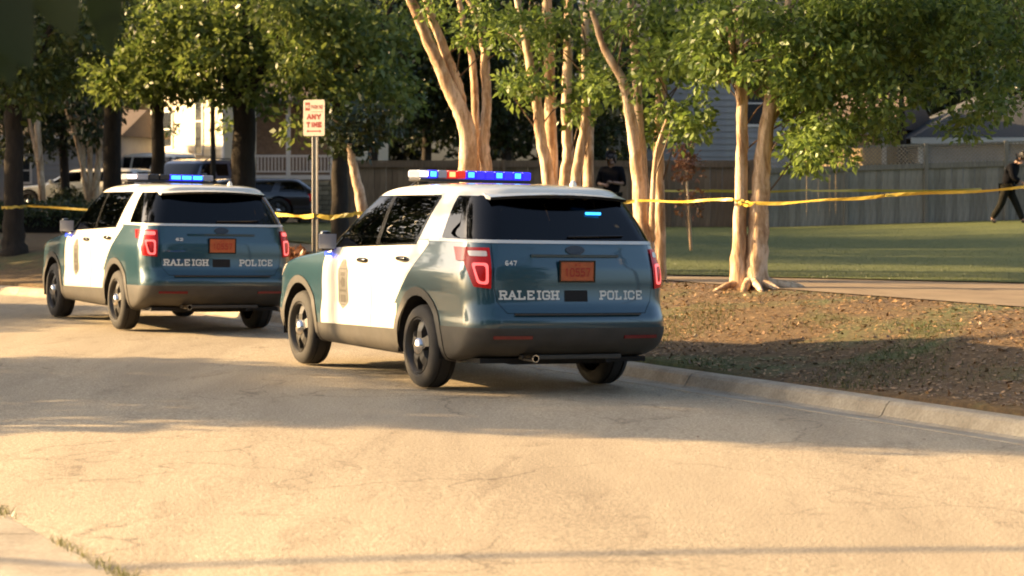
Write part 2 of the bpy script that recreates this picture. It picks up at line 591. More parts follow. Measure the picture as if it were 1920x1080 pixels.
M['emblem_dark'] = mat('emblem_dark', (.035, .03, .024), .5)
M['emblem_red'] = mat('emblem_red', (.14, .05, .03), .5)
M['bar_black'] = mat('bar_black', (.015, .015, .018), .35)
M['lens_blue'] = mat('lens_blue', (.03, .03, .55), .12, emit=((.03, .02, 1.0), .34))
M['led_blue'] = mat('led_blue', (.1, .4, 1), .3, emit=((.03, .34, 1.0), .95))
M['led_deep'] = mat('led_deep_blue', (.05, .08, 1), .3, emit=((.02, .06, 1.0), 1.2))
M['lens_red'] = mat('lens_red', (.6, .03, .02), .12, emit=((1, .05, .03), .12))
M['led_red'] = mat('led_red', (1, .3, .1), .3, emit=((1, .24, .08), .9))
M['lens_clear'] = mat('lens_clear', (.28, .30, .36), .12)
M['led_white'] = mat('led_white', (1, .9, .85), .3, emit=((1, .78, .72), 1.3))
M['seat'] = mat('seat_fabric', (.03, .03, .03), .9)

# ---- convex clipping of a lofted shell: vertex = [x y z nx ny nz q qf]
def clip(face, iu, iv, a, b, c):
    """split a polygon by a*u+b*v<=c -> (inside, outside)"""
    s = [a * p[iu] + b * p[iv] - c for p in face]
    if max(s) <= 1e-7: return face, None
    if min(s) >= -1e-7: return None, face
    ins, out = [], []
    n = len(face)
    for i in range(n):
        p, q, sp, sq = face[i], face[(i + 1) % n], s[i], s[(i + 1) % n]
        if sp <= 0: ins.append(p)
        if sp >= 0: out.append(p)
        if sp * sq < 0:
            t = sp / (sp - sq); x = p + (q - p) * t
            ins.append(x); out.append(x)
    return (ins if len(ins) > 2 else None), (out if len(out) > 2 else None)

def halfplanes(poly, grow=0.0):
    ar = sum(poly[i][0] * poly[(i+1) % len(poly)][1] - poly[(i+1) % len(poly)][0] * poly[i][1] for i in range(len(poly)))
    if ar < 0: poly = poly[::-1]
    hp = []
    for i in range(len(poly)):
        (x0, y0), (x1, y1) = poly[i], poly[(i + 1) % len(poly)]
        dx, dy = x1 - x0, y1 - y0; L = math.hypot(dx, dy)
        a, b = dy / L, -dx / L
        hp.append((a, b, a * x0 + b * y0 + grow))
    return hp

IY, IZ, IQ, IF_, IX = 1, 2, 6, 7, 0
def carve(faces, poly, iu=IY, iv=IZ, grow=0.0, cond=None):
    """-> (inside, rest)"""
    hp = halfplanes(poly, grow)
    ins, rest = [], []
    for f in faces:
        if cond is not None and not cond(sum(f) / len(f)):
            rest.append(f); continue
        cur = f
        for (a, b, c) in hp:
            cur, out = clip(cur, iu, iv, a, b, c)
            if out is not None: rest.append(out)
            if cur is None: break
        if cur is not None: ins.append(cur)
    return ins, rest

def rounded(poly, r=.04, n=4):
    out = []
    k = len(poly)
    for i in range(k):
        p, c, q = (np.array(poly[j % k], float) for j in (i - 1, i, i + 1))
        a = c + (p - c) / np.linalg.norm(p - c) * r; b = c + (q - c) / np.linalg.norm(q - c) * r
        for t in np.linspace(0, 1, n + 1):
            out.append(tuple((1 - t) ** 2 * a + 2 * t * (1 - t) * c + t * t * b))
    return out

def circle(cy, cz, r, n=28):
    return [(cy + r * math.cos(2 * math.pi * i / n), cz + r * math.sin(2 * math.pi * i / n)) for i in range(n)]

def shell(rows, sub=3, nr=9, nc=9, ns=40, nf=8):
    """rows: (z, W, yr, yf, ra, rb, fa, fb, bowr, bowf) plan outlines stacked upwards -> grid of 8-vectors (half, x>=0)"""
    R_ = np.array(smoothpath(rows, sub))
    grid = []
    for (z, W, yr, yf, ra, rb, fa, fb, bwr, bwf) in R_:
        pts = []
        for i in range(nr): pts.append(((W - ra) * i / nr, yr))
        for i in range(nc):
            t = -math.pi / 2 + math.pi / 2 * i / nc
            pts.append((W - ra + ra * math.cos(t), yr + rb + rb * math.sin(t)))
        for i in range(ns): pts.append((W, yr + rb + (yf - fb - yr - rb) * i / ns))
        for i in range(nc):
            t = math.pi / 2 * i / nc
            pts.append((W - fa + fa * math.cos(t), yf - fb + fb * math.sin(t)))
        for i in range(nf + 1): pts.append(((W - fa) * (1 - i / nf), yf))
        o = []
        ym = (yr + yf) / 2; L = (yf - yr) / 2
        for (x, y) in pts:
            k = (x / max(W, 1e-4)) ** 2
            y2 = y + bwr * k * max(0, 1 - (y - yr) / .8) - bwf * k * max(0, 1 - (yf - y) / .8)
            x2 = x * (1 - .035 * abs((y - ym) / L) ** 3)
            o.append((x2, y2, z))
        grid.append(o)
    Gd = np.array(grid)                       # (levels, m, 3)
    du = np.gradient(Gd, axis=1); dv = np.gradient(Gd, axis=0)
    nrm = np.cross(du, dv)
    nrm /= np.maximum(np.linalg.norm(nrm, axis=2, keepdims=True), 1e-9)
    nrm[:, 0, 0] = 0; nrm[:, -1, 0] = 0
    nrm /= np.maximum(np.linalg.norm(nrm, axis=2, keepdims=True), 1e-9)
    ds = np.linalg.norm(np.diff(Gd, axis=1), axis=2)
    q = np.concatenate((np.zeros((len(Gd), 1)), np.cumsum(ds, axis=1)), axis=1)
    qf = q[:, -1:] - q
    A8 = np.concatenate((Gd, nrm, q[..., None], qf[..., None]), axis=2)
    faces = []
    nl, m_ = A8.shape[:2]
    for j in range(nl - 1):
        for i in range(m_ - 1):
            faces.append([A8[j, i], A8[j, i + 1], A8[j + 1, i + 1], A8[j + 1, i]])
    # roof cap fan to the centre line
    return faces

def part(name, faces, m, parent, sides=(1, -1), off=0.0):
    """link clipped faces (and their mirror) as a smooth mesh"""
    vid = {}; V = []; Nn = []; Fc = []
    for s in sides:
        for f in faces:
            idx = []
            for p in f:
                key = (round(p[0] * s, 5), round(p[1], 5), round(p[2], 5))
                if key not in vid:
                    vid[key] = len(V)
                    n_ = (p[3] * s, p[4], p[5])
                    V.append((p[0] * s + n_[0] * off, p[1] + n_[1] * off, p[2] + n_[2] * off)); Nn.append(n_)
                k = vid[key]
                if not idx or idx[-1] != k: idx.append(k)
            if len(idx) > 1 and idx[0] == idx[-1]: idx.pop()
            if len(set(idx)) < 3: continue
            Fc.append(idx if s > 0 else idx[::-1])
    if not Fc: return None
    return mesh(name, V, Fc, m, parent, True, Nn)

SUV_ROWS = [
    # z     W     yr     yf    ra   rb   fa   fb   bowr bowf
    (.25, .80, -.45, 3.50, .25, .20, .35, .30, .05, .12),
    (.27, .90, -.60, 3.62, .25, .20, .35, .30, .06, .12),
    (.33, .955, -.92, 3.72, .25, .22, .35, .32, .07, .12),
    (.42, .975, -1.12, 3.78, .25, .24, .35, .34, .08, .12),
    (.52, .985, -1.18, 3.81, .25, .25, .35, .36, .08, .12),
    (.60, .985, -1.195, 3.82, .25, .26, .35, .38, .08, .12),
    (.655, .98, -1.19, 3.82, .25, .26, .35, .40, .08, .12),
    (.71, .98, -1.16, 3.81, .24, .26, .35, .40, .08, .12),
    (.78, .985, -1.125, 3.80, .23, .26, .35, .42, .08, .12),
    (.88, .99, -1.11, 3.78, .22, .26, .36, .44, .08, .12),
    (.97, .988, -1.105, 3.72, .22, .26, .38, .48, .08, .12),
    (1.03, .982, -1.10, 3.58, .22, .26, .40, .55, .08, .12),
    (1.075, .972, -1.095, 3.30, .22, .26, .42, .60, .08, .10),
    (1.11, .962, -1.088, 2.98, .22, .26, .42, .55, .08, .10),
    (1.145, .952, -1.08, 2.68, .22, .26, .36, .42, .08, .10),
    (1.18, .942, -1.072, 2.50, .22, .26, .30, .34, .08, .10),
    (1.23, .930, -1.06, 2.40, .22, .26, .28, .32, .08, .10),
    (1.29, .915, -1.045, 2.30, .22, .26, .28, .32, .08, .10),
    (1.33, .900, -1.02, 2.235, .22, .27, .28, .32, .08, .10),
    (1.42, .868, -.955, 2.085, .22, .27, .27, .30, .08, .10),
    (1.52, .828, -.875, 1.92, .22, .27, .26, .30, .08, .10),
    (1.61, .785, -.80, 1.765, .22, .27, .25, .30, .08, .10),
    (1.665, .752, -.755, 1.66, .22, .27, .25, .30, .08, .10),
    (1.70, .722, -.735, 1.56, .24, .30, .27, .34, .08, .10),
    (1.725, .68, -.70, 1.42, .28, .34, .30, .40, .07, .08),
    (1.745, .61, -.58, 1.20, .30, .40, .32, .45, .05, .06),
    (1.758, .50, -.34, .98, .30, .38, .32, .40, .03, .03),
    (1.765, .30, .05, .72, .20, .22, .20, .22, .01, .01),
    (1.767, .02, .36, .42, .01, .01, .01, .01, 0, 0),
]

SUV_ROWS = [((r[0] if r[0] < 1.33 else 1.33 + (r[0] - 1.33) * 1.08),) + r[1:] for r in SUV_ROWS]

# ---- stroke letters
GLYPH = {
 'A': ([[(0,0),(.35,1),(.7,0)],[(.13,.36),(.57,.36)]], [(0,0),(.7,0)]),
 'C': ([[(.7,.72),(.7,.85),(.55,1),(.15,1),(0,.85),(0,.15),(.15,0),(.55,0),(.7,.15),(.7,.28)]], []),
 'E': ([[(.68,.8),(.68,1),(.05,1)],[(.1,1),(.1,0)],[(.05,0),(.68,0),(.68,.2)],[(.1,.5),(.5,.5)]], []),
 'G': ([[(.7,.75),(.7,.85),(.55,1),(.15,1),(0,.85),(0,.15),(.15,0),(.55,0),(.7,.15),(.7,.45),(.4,.45)]], []),
 'H': ([[(.08,0),(.08,1)],[(.62,0),(.62,1)],[(.08,.5),(.62,.5)]], [(.08,0),(.08,1),(.62,0),(.62,1)]),
 'I': ([[(.3,0),(.3,1)]], [(.3,0),(.3,1)]),
 'K': ([[(.05,0),(.05,1)],[(.65,1),(.05,.4)],[(.25,.6),(.68,0)]], []),
 'L': ([[(.12,1),(.12,0)],[(.0,0),(.68,0),(.68,.25)]], [(.12,1)]),
 'M': ([[(.02,0),(.02,1),(.35,.35),(.68,1),(.68,0)]], []),
 'N': ([[(.05,0),(.05,1),(.62,0),(.62,1)]], []),
 'O': ([[(.15,0),(0,.15),(0,.85),(.15,1),(.55,1),(.7,.85),(.7,.15),(.55,0),(.15,0)]], []),
 'P': ([[(.1,0),(.1,1)],[(0,1),(.55,1),(.7,.88),(.7,.57),(.55,.45),(.1,.45)]], [(.1,0)]),
 'R': ([[(.1,0),(.1,1)],[(0,1),(.55,1),(.7,.88),(.7,.6),(.55,.5),(.1,.5)],[(.4,.5),(.66,0)]], [(.1,0),(.66,0)]),
 'T': ([[(0,1),(.7,1)],[(.35,1),(.35,0)]], []),
 'Y': ([[(0,1),(.35,.5),(.7,1)],[(.35,.5),(.35,0)]], []),
 '0': ([[(.15,0),(0,.2),(0,.8),(.15,1),(.5,1),(.65,.8),(.65,.2),(.5,0),(.15,0)]], []),
 '1': ([[(.15,.8),(.35,1),(.35,0)]], []),
 '2': ([[(0,.8),(.15,1),(.5,1),(.65,.8),(.6,.55),(0,0),(.68,0)]], []),
 '4': ([[(.5,0),(.5,1),(0,.35),(.7,.35)]], []),
 '5': ([[(.62,1),(.08,1),(.05,.55),(.45,.6),(.65,.42),(.62,.12),(.4,0),(0,.1)]], []),
 '6': ([[(.6,.95),(.3,1),(.05,.7),(0,.25),(.2,0),(.5,0),(.65,.25),(.5,.5),(.05,.4)]], []),
 '7': ([[(0,1),(.66,1),(.25,0)]], []),
}
def text_quads(s, h, stroke, slab=False, track=1.0, width=None):
    """list of 2-D quads (x, z) for a word, centred on x=0, base at z=0"""
    out = []; x = 0.0; st = stroke / h
    for ch in s:
        if ch == ' ': x += .6; continue
        lines, serifs = GLYPH[ch]
        segs = []
        for ln in lines:
            for a, b_ in zip(ln[:-1], ln[1:]): segs.append((a, b_))
        if slab:
            for (sx, sz) in serifs: segs.append(((sx - .16, sz), (sx + .16, sz)))
        for (a, b_) in segs:
            a = np.array((a[0] + x, st / 2 + a[1] * (1 - st))); b_ = np.array((b_[0] + x, st / 2 + b_[1] * (1 - st)))
            d = b_ - a; L = np.linalg.norm(d)
            if L < 1e-6: continue
            d = d / L; n_ = np.array((-d[1], d[0])) * st / 2
            a = a - d * st * .35; b_ = b_ + d * st * .35
            k = max(1, int(L * h / .05))
            for i in range(k):
                p = a + (b_ - a) * i / k; r = a + (b_ - a) * (i + 1) / k
                out.append([p - n_, r - n_, r + n_, p + n_])
        x += (.42 if ch == 'I' and not slab else .98) * track if ch != 'I' else .72 * track
    x -= .28
    sc = h if width is None else None
    sx = h if width is None else width / x
    return [[((p[0] - x / 2) * sx, p[1] * h) for p in qd] for qd in out]

def decal(name, polys, place, m, parent, lift=.002, tiny=.00012):
    """flat print laid on a surface: place(u, v, lift) -> point; each polygon slightly above the one before"""
    V = []; Fc = []
    for i, pl in enumerate(polys):
        k = len(V)
        for (u_, v_) in pl: V.append(place(u_, v_, lift + tiny * (i % 12)))
        Fc.append(tuple(range(k, k + len(pl))))
    return mesh(name, V, Fc, m, parent)

def wheel(parent, x, y, s, r=.363, w=.245):
    e = bpy.data.objects.new('wheel', None); COL.objects.link(e); e.parent = parent
    e.location = (x, y, r)
    o_ = s * w / 2
    t = MB(); hw = w / 2
    t.lathe([(-hw + .02, .24), (-hw, .26), (-hw, .30), (-hw + .02, .345), (-hw + .045, r - .004), (-.06, r), (-.055, r - .012), (-.045, r - .012), (-.04, r), (.04, r), (.045, r - .012), (.055, r - .012), (.06, r), (hw - .045, r - .004), (hw - .02, .345), (hw, .30), (hw, .26), (hw - .02, .24)], 40)
    t.build('tyre', M['rubber'], e, True, shade=40)
    q = MB()
    q.lathe([(s * (hw - .012), .245), (s * (hw - .004), .236), (s * (hw - .02), .226), (s * (hw - .09), .215), (-s * hw * .8, .22)], 36)
    q.lathe([(s * (hw - .075), .22), (s * (hw - .075), .03)], 36)
    q.build('rim', M['steel'], e, True, shade=40)
    sp = MB()
    for k in range(5):
        t_ = 2 * math.pi * k / 5 + .3
        d = Vector((0, math.cos(t_), math.sin(t_))); p_ = Vector((0, -math.sin(t_), math.cos(t_)))
        a0 = s * (hw - .018); a1 = s * (hw - .05)
        v = []
        for (rr, ww) in ((.06, .05), (.13, .042), (.222, .06)):
            xx = a0 if rr < .2 else a1
            for sg in (-1, 1): v.append(d * rr + p_ * ww * sg + Vector((xx, 0, 0)))
            for sg in (-1, 1): v.append(d * rr + p_ * (ww + .012) * sg + Vector((s * (hw - .078), 0, 0)))
        f = []
        for i in (0, 4):
            f += [(i, i+1, i+5, i+4), (i, i+4, i+6, i+2), (i+1, i+3, i+7, i+5)]
        sp.add(v, f)
    sp.build('spokes', M['steel'], e)
    c = MB()
    c.lathe([(s * (hw - .03), .078), (s * (hw + .002), .072), (s * (hw + .018), .05), (s * (hw + .024), .02), (s * (hw + .025), .001)], 24)
    c.build('hub_cap', M['chrome'], e, True, shade=50)
    return e

def seats(parent):
    for (x, y, w) in ((-.38, 1.35, .5), (.38, 1.35, .5), (0, .30, 1.3)):
        b_ = MB()
        b_.box((x - w/2, y - .25, .62), (x + w/2, y + .28, .76))
        b_.box((x - w/2, y - .36, .70), (x + w/2, y - .22, 1.28), Matrix.Rotation(R(-10), 3, 'X'))
        for hx in ([x] if w < 1 else [-.4, .4]):
            b_.box((hx - .13, y - .42, 1.30), (hx + .13, y - .33, 1.48))
        b_.build('seat', M['seat'], parent, bevel=.03)

def police_suv(loc, rz, roll, label, newer=False):
    t = thing('police_suv', label, 'police car', loc, rz, 'police cars parked along the kerb', roll)
    Fs = shell(SUV_ROWS)
    allf = list(Fs)
    bv = BVHTree.FromPolygons([tuple(p[:3]) for f in allf for p in f] + [(-p[0], p[1], p[2]) for f in allf for p in f],
                              [tuple(range(4*i, 4*i+4)) for i in range(2 * len(allf))])
    def rear(u_, v_, lift):
        h = bv.ray_cast(Vector((u_, -4, v_)), Vector((0, 1, 0)))
        return (h[0].x, h[0].y - lift, h[0].z)
    def left(u_, v_, lift):
        h = bv.ray_cast(Vector((-3, u_, v_)), Vector((1, 0, 0)))
        return (h[0].x - lift, h[0].y, h[0].z)
    side = lambda c: c[0] > .55
    AX = 2.865
    for (cy) in (0.0, AX):
        _, Fs = carve(Fs, circle(cy, .375, .432), cond=side)
        rg, Fs = carve(Fs, circle(cy, .375, .505), cond=lambda c: c[0] > .55 and c[2] > .26)
        for s in (1, -1): part('wheel_arch_trim', rg, M['plastic'], t, (s,), .008)
    # lower cladding
    cl, Fs = carve(Fs, [(-2, .2), (-.3, .2), (-.3, .565), (-.8, .575), (-2, .59)])
    part('rear_bumper_cladding', cl, M['plastic'], t, off=.002)
    cl, Fs = carve(Fs, [(.2, .2), (2.7, .2), (2.7, .435), (.2, .495)])
    for s in (1, -1): part('sill_cladding', cl, M['plastic'], t, (s,), .004)
    cl, Fs = carve(Fs, [(2.7, .2), (4, .2), (4, .56), (2.7, .50)])
    part('front_bumper', cl, M['plastic'], t)
    # tail lamps
    if newer:
        up = [(.775, 1.235), (1.20, 1.235), (1.16, 1.13), (.775, 1.13)]; lo = [(.775, 1.13), (1.06, 1.13), (.97, .93), (.79, .92)]
    else:
        up = [(.775, 1.245), (1.20, 1.245), (1.15, 1.13), (.775, 1.13)]; lo = [(.775, 1.13), (1.03, 1.13), (.93, .92), (.785, .905)]
    l1, Fs = carve(Fs, up, IQ, IZ, cond=lambda c: c[1] < 0)
    l2, Fs = carve(Fs, lo, IQ, IZ, cond=lambda c: c[1] < 0)
    for s in (1, -1):
        lp = part('tail_lamp', l1 + l2, M['lamp_red'], t, (s,), .012)
        ri, r2 = carve(l2, rounded([(.80, 1.115), (.945, 1.115), (.895, .945), (.805, .938)], .03), IQ, IZ)
        inn, ring = carve(ri, rounded([(.822, 1.092), (.918, 1.092), (.878, .966), (.826, .960)], .025), IQ, IZ)
        part('lamp_ring', ring, M['lamp_ring'], lp, (s,), .018)
        bt, _ = carve(l1, rounded([(.80, 1.215), (.98, 1.215), (.96, 1.17), (.80, 1.17)], .015), IQ, IZ)
        part('reflector', bt, M['lamp_ring'] if newer else M['lamp_clear'], lp, (s,), .016)
    # glass band round the back
    st, Fs = carve(Fs, [(-2, 1.285), (-.27, 1.285), (-.27, 1.312), (-2, 1.312)])
    part('belt_strip', st, M['strip'], t, off=.004)
    rw, Fs = carve(Fs, [(-.1, 1.312), (.795, 1.312), (.66, 1.685), (-.1, 1.685)], IQ, IZ, cond=lambda c: c[1] < 0)
    part('rear_window', rw, M['privacy'], t)
    qg = rounded([(-.30, 1.312), (-.93, 1.312), (-.70, 1.682), (-.31, 1.682)], .03)
    q1, Fs = carve(Fs, qg, grow=.0, cond=lambda c: c[1] < 0 and c[0] > .4)
    for s in (1, -1): part('quarter_window', q1, M['privacy'], t, (s,))
    pl, Fs = carve(Fs, [(-.8, 1.312), (-2, 1.312), (-2, 1.686), (-.6, 1.686)])
    part('pillar_trim', pl, M['gloss_black'], t)
    # door glass
    fw = rounded([(2.20, 1.175), (1.66, 1.625), (1.58, 1.653), (1.06, 1.672), (1.06, 1.222)], .025)
    rwn = rounded([(.98, 1.226), (.98, 1.675), (.04, 1.67), (.20, 1.262)], .04)
    frame = [(2.24, 1.165), (1.66, 1.64), (1.56, 1.67), (.02, 1.687), (.0, 1.665), (.17, 1.245)]
    fr, Fs = carve(Fs, frame, cond=side)
    g1, fr = carve(fr, fw); g2, fr = carve(fr, rwn)
    for s in (1, -1):
        part('window_frame', fr, M['gloss_black'], t, (s,), .003)
        part('front_door_window', g1, M['glass'], t, (s,))
        part('rear_door_window', g2, M['glass'], t, (s,))
    # windscreen
    w1, Fs = carve(Fs, [(-.1, 1.20), (.92, 1.20), (.72, 1.69), (-.1, 1.69)], IF_, IZ, cond=lambda c: c[1] > 1)
    part('windscreen', w1, M['glass'], t)
    # doors with shut lines
    gap = .005
    fd = [(2.27, .43), (2.21, 1.165), (1.03, 1.235), (1.03, .43)]
    rdu = [(1.02, .71), (1.02, 1.29), (-.06, 1.29), (-.09, 1.262), (.515, .71)]
    rdl = [(1.02, .43), (1.02, .71), (.46, .71), (.46, .43)]
    for nm in ('front_door', 'rear_door'):
        if nm == 'front_door':
            d1, Fs = carve(Fs, fd, grow=gap, cond=side)
            d2, _ = carve(d1, fd)
        else:
            d1, Fs = carve(Fs, rdu, grow=gap, cond=side)
            d2, _ = carve(d1, [(1.02, .5)] + rdu[1:4] + [(.745, .5)])
            d1, Fs = carve(Fs, rdl, grow=gap, cond=side)
            d3, _ = carve(d1, [(1.02, .43), (1.02, .9), (.46, .9), (.46, .43)])
            d2 = d2 + d3
        for s in (1, -1):
            d_ = part(nm, d2, M['white'], t, (s,))
            hy = 1.26 if nm == 'front_door' else .36
            hz = 1.075 if nm == 'front_door' else 1.115
            hb = MB(); hb.lathe([(-.115, .001), (-.105, .016), (-.06, .024), (.06, .024), (.105, .016), (.115, .001)], 12, 'y', (s * (.985 if nm == 'front_door' else .985), hy, hz))
            hb.build('door_handle', M['gloss_black'], d_, True)
    # tailgate
    tg = [(-.1, .705), (.66, .705), (.735, .80), (.757, .92), (.757, 1.285), (-.1, 1.285)]
    t1, Fs = carve(Fs, tg, IQ, IZ, grow=gap, cond=lambda c: c[1] < 0)
    t2, _ = carve(t1, tg, IQ, IZ)
    gate = part('tailgate', t2, M['teal'], t)
    bb, Fs = carve(Fs, [(-.1, .5), (1.10, .5), (1.10, .86), (.735, .80), (.66, .70), (-.1, .70)][:3] + [(-.1, .86)], IQ, IZ, cond=lambda c: c[1] < -.55)
    part('rear_bumper', bb, M['teal'], t)
    hl, Fs = carve(Fs, [(.52, .80), (1.15, .86), (1.20, .98), (.55, .93)], IF_, IZ, cond=lambda c: c[1] > 2.5)
    for s in (1, -1): part('headlamp', hl, M['lamp_clear'], t, (s,), .004)
    gl, Fs = carve(Fs, [(-.1, .60), (.52, .62), (.52, .90), (-.1, .90)], IF_, IZ, cond=lambda c: c[1] > 2.5)
    part('grille', gl, M['plastic'], t, off=.004)
    hd, Fs = carve(Fs, [(2.36, .99), (5, .99), (5, 1.25), (2.25, 1.25)], cond=lambda c: c[1] > 2.2)
    part('hood', hd, M['teal'], t)
    qp, Fs = carve(Fs, [(-2, .2), (1.2, .2), (1.2, 1.285), (-2, 1.285)])
    for s in (1, -1): part('rear_quarter_panel', qp, M['teal'], t, (s,))
    fp, Fs = carve(Fs, [(1.9, .2), (5, .2), (5, 1.15), (2.0, 1.15)])
    for s in (1, -1): part('front_fender', fp, M['teal'], t, (s,))
    part('roof', Fs, M['white'], t)
    # dark liner behind the shut lines, floor and wheel wells
    ln = [[p.copy() for p in f] for f in allf if f[0][2] < 1.20]
    for cy in (0.0, AX): _, ln = carve(ln, circle(cy, .375, .47), cond=side)
    part('inner_liner', ln, M['under'], t, off=-.03)
    ub = MB(); ub.box((-.80, -.9, .27), (.80, 3.5, .31))
    ub.box((-.45, -.80, .25), (.45, -.35, .30)); ub.tube([(-.7, 0, .36), (.7, 0, .36)], .05, 10); ub.tube([(.38, .2, .30), (.38, -1.0, .30)], .03, 10)
    ub.build('underbody', M['under'], t)
    for cy in (0.0, AX):
        for s in (1, -1):
            ww = MB(); wv_ = []; wf = []
            for k in range(19):
                a_ = R(-12 + 204 * k / 18)
                wv_ += [(s * .965, cy + .445 * math.cos(a_), .375 + .445 * math.sin(a_)), (s * .55, cy + .445 * math.cos(a_), .375 + .445 * math.sin(a_)), (s * .55, cy, .375)]
            for k in range(18):
                wf += [(3*k, 3*k+1, 3*k+4, 3*k+3), (3*k+1, 3*k+2, 3*k+4)]
            ww.add(wv_, wf); ww.build('wheel_well', M['under'], t)
            wheel(t, s * .852, cy, s)
    ex = MB(); ex.lathe([(-1.19, .032), (-.95, .032)], 14, 'y', (-.42, 0, .325)); ex.lathe([(-1.19, .026), (-1.19, .032)], 14, 'y', (-.42, 0, .325))
    ex.build('exhaust', M['chrome'], t, True)
    hb = MB(); hb.box((-.46, -1.01, .305), (.50, -.94, .345)); hb.build('tow_bar', M['plastic'], t, bevel=.01)
    # spoiler: slab following the roof's rear edge
    sv = []; 
    for i in range(21):
        x = -.66 + 1.32 * i / 20; k = (x / .66) ** 2
        yb, yf_ = -.895 + .13 * k, -.55 + .05 * k
        sv += [(x, yf_, 1.752 - .022 * k), (x, yb, 1.702 - .03 * k), (x, yb + .012, 1.678 - .03 * k), (x, -.74 + .09 * k, 1.682 - .02 * k)]
    sf = []
    for i in range(20):
        for c in range(4):
            a_, b_ = 4*i + c, 4*i + (c + 1) % 4
            sf.append((a_, b_, b_ + 4, a_ + 4))
    sf += [(0, 1, 2, 3), (83, 82, 81, 80)]
    so = MB().add(sv, sf).build('spoiler', M['white'], t, True, shade=35)
    so.data.materials.append(M['gloss_black'])
    for pg in so.data.polygons:
        if pg.normal.z < -.2 or (pg.normal.y < -.6 and pg.normal.z < .35): pg.material_index = 1
    # plate, badge, lettering
    pz = 1.055
    pb = [(-.16, pz - .08), (.16, pz - .08), (.16, pz + .08), (-.16, pz + .08)]
    p0 = Vector(rear(0, pz, .012))
    rot = Matrix.Rotation(R(4), 3, 'X')
    pm = MB(); pm.box((-.158, p0.y - .006, pz - .08), (.158, p0.y + .006, pz + .08)); po = pm.build('number_plate', M['plate'], t, bevel=.003)
    fm = MB()
    for a_, b_ in (((-.172, pz - .093), (.172, pz - .081)), ((-.172, pz + .081), (.172, pz + .093)), ((-.172, pz - .081), (-.159, pz + .081)), ((.159, pz - .081), (.172, pz + .081))):
        fm.box((a_[0], p0.y - .010, a_[1]), (b_[0], p0.y + .008, b_[1]))
    fm.build('plate_frame', M['gloss_black'], t)
    hl_ = MB(); hp_ = [Vector(rear(x_, 1.185, .006)) for x_ in np.linspace(-.42, .42, 9)]
    for a_, b_ in zip(hp_[:-1], hp_[1:]): hl_.bar(a_, b_, .02, .022)
    hl_.build('gate_handle', M['teal'], gate)
    sp_ = MB(); hp_ = [Vector(rear(x_, .695, .004)) for x_ in np.linspace(-.60, .60, 13)]
    for a_, b_ in zip(hp_[:-1], hp_[1:]): sp_.bar(a_, b_, .045, .014)
    sp_.build('bumper_step', M['plastic'], t)
    tq = text_quads('10557', .075, .012, width=.24)
    decal('plate_number', [[(u_, v_ + pz - .045) for (u_, v_) in qd] for qd in tq], lambda u_, v_, l: (u_, p0.y - .009 - l, v_), M['plate_ink'], po)
    tq = text_quads('N C', .022, .004)
    decal('plate_state', [[(u_, v_ + pz + .045) for (u_, v_) in qd] for qd in tq], lambda u_, v_, l: (u_, p0.y - .009 - l, v_), M['plate_ink'], po)
    zt = .815
    for w_, cx, wd in (('RALEIGH', -.445, .53), ('POLICE', .435, .42)):
        tq = text_quads(w_, .078, .015, True, width=wd)
        decal('lettering_' + ('city' if w_[0] == 'R' else 'police'), [[(u_ + cx, v_ + zt) for (u_, v_) in qd] for qd in tq], rear, M['decal'], gate, .003)
    bk = [[(-.12, .80), (.10, .80), (.10, .895), (-.12, .895)]]
    decal('gate_handle_recess', bk, rear, M['under'], gate, .003)
    if not newer:
        tq = text_quads('647', .042, .008, width=.10)
        decal('unit_number', [[(u_ - .60, v_ + 1.10) for (u_, v_) in qd] for qd in tq], rear, M['decal'], gate, .003)
    else:
        decal('unit_number', [[(u_ - .52, v_ + 1.11) for (u_, v_) in qd] for qd in text_quads('62', .035, .008, width=.08)], rear, M['decal'], gate, .003)
    ov = [(.085 * math.cos(2 * math.pi * i / 24), 1.235 + .034 * math.sin(2 * math.pi * i / 24)) for i in range(24)]
    decal('maker_badge', [ov], rear, M['gloss_black'], gate, .010)
    decal('badge_rim', [[ov[i], ov[(i + 1) % 24], (ov[(i + 1) % 24][0] * 1.08, 1.235 + (ov[(i + 1) % 24][1] - 1.235) * 1.16), (ov[i][0] * 1.08, 1.235 + (ov[i][1] - 1.235) * 1.16)] for i in range(24)], rear, M['steel'], gate, .011, 0)
    for s in (1, -1):
        rf = MB(); y_ = rear(s * .62, .52, .0)[1]
        pts = [Vector(rear(s * x_, .50, .004)) for x_ in np.linspace(.44, .78, 8)]
        for a_, b_ in zip(pts[:-1], pts[1:]): rf.bar(a_, b_, .02, .028)
        rf.build('bumper_reflector', M['reflector_red'], t)
    # door shield: tall crest with a pointed foot
    for s in (-1, 1):
        pl_ = (lambda u_, v_, l, s=s: (lambda q: (q[0] if s < 0 else -q[0], q[1], q[2]))(left(u_, v_, l)))
        cy, z0, z1 = 1.70, .60, 1.075
        hw = .125
        out = [(0, 0), (.55, .07), (.95, .13), (1, .2), (.93, .5), (1, .78), (.72, .84), (.55, .93), (.30, .99), (0, 1.0)]
        ol = [(cy - hw * a_, z0 + (z1 - z0) * b_) for a_, b_ in out] + [(cy + hw * a_, z0 + (z1 - z0) * b_) for a_, b_ in out[::-1]][1:-1]
        rowsz = np.linspace(z0 + .005, z1 - .005, 24)
        def halfw(z):
            b_ = (z - z0) / (z1 - z0)
            return hw * float(np.interp(b_, [o_[1] for o_ in out], [o_[0] for o_ in out]))
        ps = [[(cy - halfw(a_), a_), (cy + halfw(a_), a_), (cy + halfw(b_), b_), (cy - halfw(b_), b_)] for a_, b_ in zip(rowsz[:-1], rowsz[1:])]
        em = decal('door_crest', ps, pl_, M['emblem'], t, .002, 0)
        ps = []
